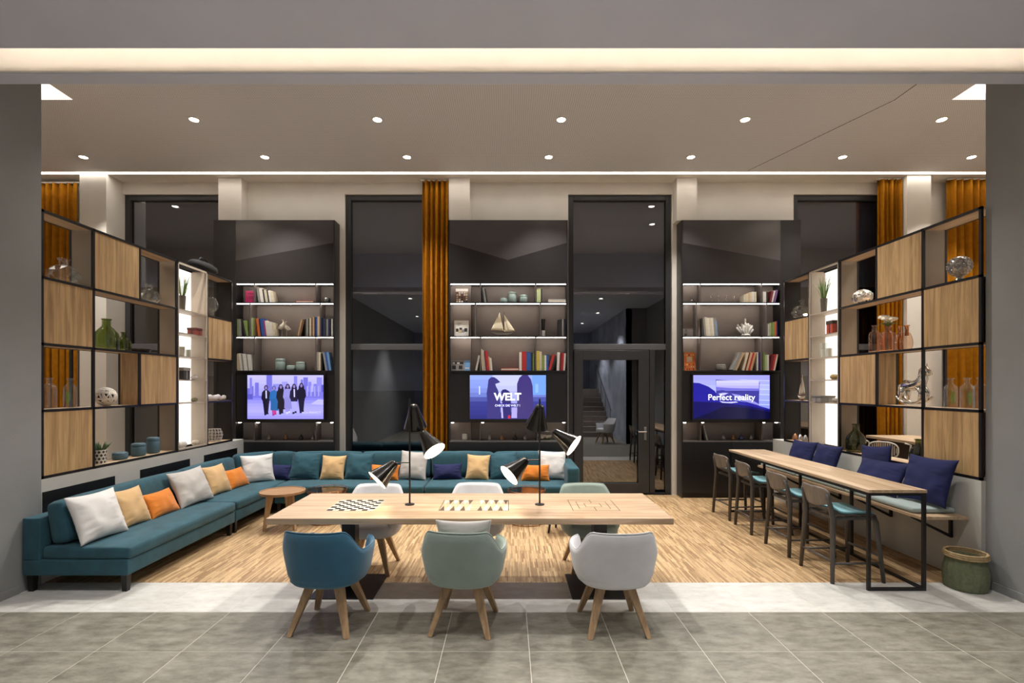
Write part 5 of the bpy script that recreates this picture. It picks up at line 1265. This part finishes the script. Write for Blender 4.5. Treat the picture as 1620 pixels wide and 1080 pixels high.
def woven_ball(px, row, r, m, label, seed, d=.12, squash=1):
    x, y, z = SP(px, row, d); t = thing('woven_ball', label, 'ornament', (x, y, z)); rnd = random.Random(seed)
    MB().lathe([(r*.80*math.sin(math.pi*i/10)+.0001, r*squash-r*.80*squash*math.cos(math.pi*i/10)) for i in range(11)], 20, cap=False).build('core', mat('ball_core', '3f3a35', .8), t, smooth=2)
    for k in range(40):
        ax = Vector((rnd.gauss(0, 1), rnd.gauss(0, 1), rnd.gauss(0, 1))).normalized(); u = ax.orthogonal().normalized(); v = ax.cross(u); o = rnd.uniform(-.45, .45)
        q = math.sqrt(1-o*o); pts = []
        for j in range(22):
            p = (ax*o+(u*math.cos(2*math.pi*j/22)+v*math.sin(2*math.pi*j/22))*q)*r*.95
            pts.append((p.x, p.y, p.z*squash+r*squash))
        MB().tube(pts, .0075*r/.1, 5, True).build('strand', m, t, smooth=2)
woven_ball(167.5, 1, .102, mat('pale_rattan', 'd8d0c4', .6, var=.1), 'pale woven ball in the left shelving', 3)
woven_ball(1364.5, 3, .112, M['silver'], 'silver wire ball at the top of the right shelving', 9, squash=.82)
# silver bust-like head of leaves on a foot
x, y, z = SP(1518, 3); t = thing('silver_ornament', 'silver pine cone ornament on a foot at the top of the right shelving', 'ornament', (x, y, z))
MB().lathe([(0, 0), (.055, 0), (.05, .012), (.03, .03), (.028, .05), (.05, .065)], 20).build('foot', pc[0], t, smooth=True)
MB().lathe([(.095*math.sin(math.pi*i/12)+.0001, .155-.098*math.cos(math.pi*i/12)) for i in range(13)], 24, cap=False).build('core', pc[0], t, smooth=2)
for k in range(130):
    zz = 1-2*(k+.5)/130; a = k*2.39996; q = math.sqrt(1-zz*zz); n_ = Vector((q*math.cos(a), q*math.sin(a), zz)); c = Vector((0, 0, .155))+n_*.096
    u = n_.orthogonal().normalized(); v = n_.cross(u)
    MB().add([c+u*.011, c+v*.011, c-u*.011, c-v*.011, c+n_*.009], [(0, 1, 4), (1, 2, 4), (2, 3, 4), (3, 0, 4)]).build('scale', pc[0], t)
# silver rocking horse
x, y, z = SP(1445, 1, .12); t = thing('rocking_horse', 'silver rocking horse figure in the right shelving', 'figurine', (x, y, z), math.radians(-90))
S = .98
def hp(*a): return [(p[0]*S, p[1]*S, p[2]*S) for p in a]
for s_ in (-1, 1):
    MB().tube(hp(*[(.22*math.sin(a), s_*.045, .028+.24*(1-math.cos(a))*.62) for a in [math.radians(-62+124*i/16) for i in range(17)]]), .012, 8).build('rocker', M['silver'], t, smooth=2)
    MB().tube(hp((-.10, s_*.03, .20), (-.125, s_*.042, .13), (-.13, s_*.045, .05)), .02, 8, rs=[.034, .02, .013]).build('leg', M['silver'], t, smooth=2)
    MB().tube(hp((.10, s_*.03, .21), (.15, s_*.042, .15), (.13, s_*.045, .055)), .02, 8, rs=[.03, .019, .013]).build('leg', M['silver'], t, smooth=2)
MB().tube(hp((-.15, 0, .23), (-.11, 0, .235), (0, 0, .225), (.09, 0, .245), (.13, 0, .31), (.145, 0, .38), (.16, 0, .405), (.205, 0, .37), (.225, 0, .345)), .05, 14, rs=[.03, .056, .055, .06, .046, .036, .036, .026, .02]).build('body', M['silver'], t, smooth=2)
mb = MB()
for i in range(7): mb.tube(hp((.13-.02*i/6, 0, .42-.02*i), (.09-.006*i, 0, .40-.025*i), (.075, .0, .36-.022*i)), .012, 6, rs=[.014, .012, .004])
mb.build('mane', M['silver'], t, smooth=2)
MB().tube(hp((-.16, 0, .24), (-.20, 0, .22), (-.21, 0, .15), (-.195, 0, .10)), .02, 8, rs=[.014, .022, .018, .005]).build('tail', M['silver'], t, smooth=2)
MB().box(-.05*S, .05*S, -.058*S, .058*S, .262*S, .282*S).build('saddle', M['silver'], t, bevel=.008)
mb = MB()
for s_ in (-1, 1): mb.cyl(hp((.155, s_*.018, .43))[0], hp((.15, s_*.024, .47))[0], .010, .002, 8)
mb.build('ear', M['silver'], t)
# patterned pot with plant, blue jars
x, y, z = SP(157.5, 0, .10); t = thing('potted_plant', 'small spiky plant in a black and white patterned pot', 'plant', (x, y, z))
pot_w = mat('pot_white', 'd4cec4', .5, var=.03); pot_k = mat('pot_black', '25221f', .5)
MB().lathe([(0, 0), (.056, 0), (.062, .15), (.056, .15), (.052, .12), (0, .12)], 32, cap=False).build('pot', pot_w, t, smooth=True)
mb = MB()
for row_ in range(4):
    for k in range(10):
        a = 2*math.pi*(k+.5*(row_ % 2))/10; zz = .02+.036*row_; r = .0568+.006*(zz/.15)+.0006; c = lambda da, dz: ((r+.04*dz)*math.cos(a+da), (r+.04*dz)*math.sin(a+da), zz+dz)
        mb.add([c(0, -.016), c(.25, 0), c(0, .016), c(-.25, 0)], [(0, 1, 2, 3)])
mb.build('pot_pattern', pot_k, t)
rnd = random.Random(8); pl = mat('succulent_green', '4d6842', .6, var=.2, noise_s=20)
for k in range(34):
    a = rnd.uniform(0, 6.28); r = rnd.uniform(.01, .05); L = rnd.uniform(.07, .12); o_ = rnd.uniform(.2, 1.0); c, s_ = math.cos(a), math.sin(a)
    MB().tube([(r*c*.5, r*s_*.5, .12), (r*c+o_*L*.35*c, r*s_+o_*L*.35*s_, .12+L*.6), (r*c+o_*L*.65*c, r*s_+o_*L*.65*s_, .12+L)], .006, 5, rs=[.005, .007, .001]).build('leaf', pl, t, smooth=2)
for p, w_, h, lab in ((190, .15, .085, 'low blue grey lidded jar on the left shelving'), (219, .15, .155, 'medium blue grey lidded jar on the left shelving'), (242.5, .14, .20, 'tall blue grey lidded jar on the left shelving')):
    x, y, z = SP(p, 0, .12); jar(0, w_*100, z, h*100, lab, jb, 'blue grey jars on the left shelving', Y=y, scale=100, X=x)
# wire basket
x, y, z = SP(338, 0, .12); t = thing('wire_bowl', 'pale wire bowl at the far end of the left shelving', 'bowl', (x, y, z))
wc_ = mat('pale_wire', 'cfc8be', .4, .3)
for k in range(5): 
    zz = .01+.045*k; r = .07+.05*math.sin(math.pi*(.15+.7*k/4)); MB().tube([(r*math.cos(2*math.pi*j/24), r*math.sin(2*math.pi*j/24), zz) for j in range(24)], .004, 6, True).build('ring', wc_, t, smooth=2)
for k in range(16):
    a = 2*math.pi*k/16; MB().tube([((.07+.05*math.sin(math.pi*(.15+.7*q/4)))*math.cos(a), (.07+.05*math.sin(math.pi*(.15+.7*q/4)))*math.sin(a), .01+.045*q) for q in range(5)], .003, 5).build('rib', wc_, t)
# reclining white figure
x, y, z = SP(340, 1, .10); t = thing('reclining_figure', 'white reclining figure sculpture in the left shelving', 'figurine', (x, y, z))
fm = mat('white_resin', 'cfcbc6', .5, var=.03)
MB().tube([(0, -.2, .045), (.0, -.13, .05), (0, -.06, .04), (0, .02, .045), (0, .08, .06), (0, .13, .035), (0, .2, .03)], .03, 12, rs=[.03, .045, .034, .04, .034, .03, .018]).build('body', fm, t, smooth=2)
MB().lathe([(.034*math.sin(math.pi*i/8)+.0001, .045-.034*math.cos(math.pi*i/8)) for i in range(9)], 14, (0, .235, 0), cap=False).build('head', fm, t, smooth=2)
# glass head vase + black bag on top
x, y, z = SP(335, 3, .12); t = thing('glass_vase', 'clear glass vase on a foot at the far end of the left shelving', 'vase', (x, y, z))
MB().lathe([(0, 0), (.06, 0), (.05, .02), (.03, .05), (.04, .09), (.085, .14), (.1, .2), (.085, .25), (.05, .28), (.055, .3), (.045, .3), (.04, .28), (.09, .2), (.035, .1), (0, .09)], 20, cap=False).build('body', M['cglass'], t, smooth=2)
for k in range(7): 
    zz = .13+.02*k; r = .1-.02*abs(k-3.2)/3.2; MB().tube([(r*math.cos(2*math.pi*j/20), r*math.sin(2*math.pi*j/20), zz) for j in range(20)], .005, 6, True).build('rib', M['cglass'], t, smooth=2)
x, y, z = -4.445, 7.28, 3.4725; t = thing('black_bag', 'black rounded bag lying on top of the left shelving', 'bag', (x, y, z))
rg = []
for i in range(11):
    v = i/10; a = math.pi*v; rg.append([(.10*max(.05, math.sin(a))**.6*math.cos(q), -.30*math.cos(a), .085+.085*max(.05, math.sin(a))**.6*math.sin(q)*(1 if math.sin(q) > 0 else 1)) for q in [2*math.pi*j/18 for j in range(18)]])
MB().loft(rg).build('bag_body', mat('black_nylon', '0b0b0c', .9, var=.1, bump=.3, bump_s=60), t, smooth=2)
MB().tube([(0, -.12, .16), (0, -.06, .21), (0, .06, .21), (0, .12, .16)], .01, 8).build('handle', M['black'], t, smooth=2)
# lit towers
def TP(s, z, dy=0, d=.10): return s*(4.32+d), 6.86+dy, z+.0075
def grass(s, label, dy=0):
    x, y, z = TP(s, 2.84, dy, .08); t = thing('grass_plant', label, 'plant', (x, y, z)); rnd = random.Random(20+s)
    MB().lathe([(0, 0), (.035, 0), (.045, .2), (.04, .2), (.035, .18), (0, .18)], 16, cap=False).build('pot', mat('slim_pot', '5a5348', .6, var=.1), t, smooth=True)
    gm = mat('grass_green', '5d7a3a', .6, var=.2, noise_s=20)
    for k in range(40):
        a = rnd.uniform(0, 6.28); o_ = rnd.uniform(.02, .09); L = rnd.uniform(.18, .36); c, s_ = math.cos(a), math.sin(a)
        MB().tube([(.02*c, .02*s_, .18), (.02*c+o_*.5*c, .02*s_+o_*.7*s_, .18+L*.6), (.02*c+o_*c, .02*s_+o_*1.9*s_, .18+L)], .003, 4, rs=[.003, .003, .0006]).build('blade', gm, t)
grass(-1, 'tall grass plant at the top of the left lit tower', -.12); grass(1, 'tall grass plant at the top of the right lit tower', .1)
def cube_box(s, z, dy, w_, h, c, label, band):
    x, y, zz = TP(s, z, dy, .06); t = thing('gift_box', label, 'box', (x, y, zz))
    MB().box(-w_/2, w_/2, -w_/2, w_/2, 0, h*.72).build('box', mat('box_'+c, c, .6, var=.1, noise_s=30), t, bevel=.003)
    MB().box(-w_/2-.004, w_/2+.004, -w_/2-.004, w_/2+.004, h*.72, h).build('lid', mat('box_'+band, band, .6, var=.1), t, bevel=.003)
    MB().box(-.012, .012, -w_/2-.0015, w_/2+.0015, .002, h*.71).box(-w_/2-.0015, w_/2+.0015, -.012, .012, .002, h*.71).build('ribbon', mat('box_'+band, band, .6, var=.1), t)
cube_box(-1, 2.53, .12, .13, .10, '8a3a34', 'small red box in the left lit tower', '5c2a26')
cube_box(1, 2.53, -.15, .13, .17, 'a8442e', 'small red patterned box in the right lit tower', '3a2a26')
cube_box(-1, 1.91, -.16, .14, .16, '3c3a36', 'small dark framed box in the left lit tower', '8a857c')
cube_box(1, 1.60, .08, .2, .09, '8b8780', 'flat grey box in the right lit tower', '77736c')
def cylv(s, z, dy, r, h, m, label, name='glass_candle'):
    x, y, zz = TP(s, z, dy, .09); t = thing(name, label, 'candle holder', (x, y, zz))
    MB().lathe([(0, 0), (r, 0), (r, h), (r-.005, h), (r-.007, .008), (0, .008)], 20, cap=False).build('glass', m, t, smooth=True)
    MB().lathe([(0, .008), (r*.8, .008), (r*.8, h*.6), (0, h*.6)], 16, cap=False).build('wax', mat('candle_wax', 'e4dccb', .6), t, smooth=True)
cylv(-1, 2.22, -.12, .045, .22, M['cglass'], 'tall glass candle holder, left one in the left lit tower')
cylv(-1, 2.22, .02, .04, .17, M['cglass'], 'shorter glass candle holder beside the tall one, left lit tower')
cylv(1, 2.22, .12, .045, .2, M['cglass'], 'white glass candle holder, far one in the right lit tower')
cylv(1, 2.22, .0, .045, .2, M['cglass'], 'white glass candle holder, near one in the right lit tower')
def shell_(s, z, dy, label, w_=.11, c='cfc8c0', d=.08):
    x, y, zz = TP(s, z, dy, d); t = thing('seashell', label, 'ornament', (x, y, zz)); m = mat('shell_'+c, c, .5, var=.08, noise_s=30)
    rg = []
    for i in range(10):
        a = math.pi*i/9; k = max(.04, math.sin(a))**.8; rg.append([(w_*.3*k*math.cos(q), -w_*math.cos(a)*.6, w_*.3+w_*.3*k*math.sin(q)*(1+.12*(j % 2))) for j, q in enumerate([2*math.pi*j/16 for j in range(16)])])
    MB().loft(rg).build('shell', m, t, smooth=2)
    MB().lathe([(0, 0), (w_*.22, 0), (w_*.2, w_*.05), (0, w_*.06)], 12, cap=False).build('foot', m, t)
shell_(-1, 1.91, .14, 'white seashell in the left lit tower'); shell_(1, 1.91, -.12, 'golden brown seashell in the right lit tower', .12, '9a8050')
shell_(-1, .99, -.12, 'white seashell at the bottom of the left lit tower', .14); shell_(-1, .99, .16, 'beige seashell at the bottom of the left lit tower', .12, 'b8ab98')
shell_(-1, 1.60, .14, 'green brown seashell in the lower left lit tower', .10, '7d7a5c'); shell_(1, 1.60, -.14, 'small grey seashell in the lower right lit tower', .10, '9c958c')
x, y, z = SP(1268, 1, .12); sailboat(x, y, z, .36, .40, math.radians(75), 'model sailing boat at the far end of the right shelving')
for i, (p, lab, m) in enumerate(((1258, 'left', pc[1]), (1266, 'middle', M['silver']), (1274, 'right', pc[0]))):
    x, y, z = SP(p, 0, .12); t = thing('pear_ornament', '%s of three pear ornaments at the far end of the right shelving' % lab, 'ornament', (x, y, z), 0, 'three pear ornaments on the right shelving')
    MB().lathe([(0, 0), (.03, 0), (.042, .015), (.043, .04), (.03, .07), (.014, .1), (0, .11)], 16, cap=False).build('body', m, t, smooth=2)
    MB().tube([(0, 0, .108), (.006, 0, .13)], .003, 6).build('stem', M['black'], t)
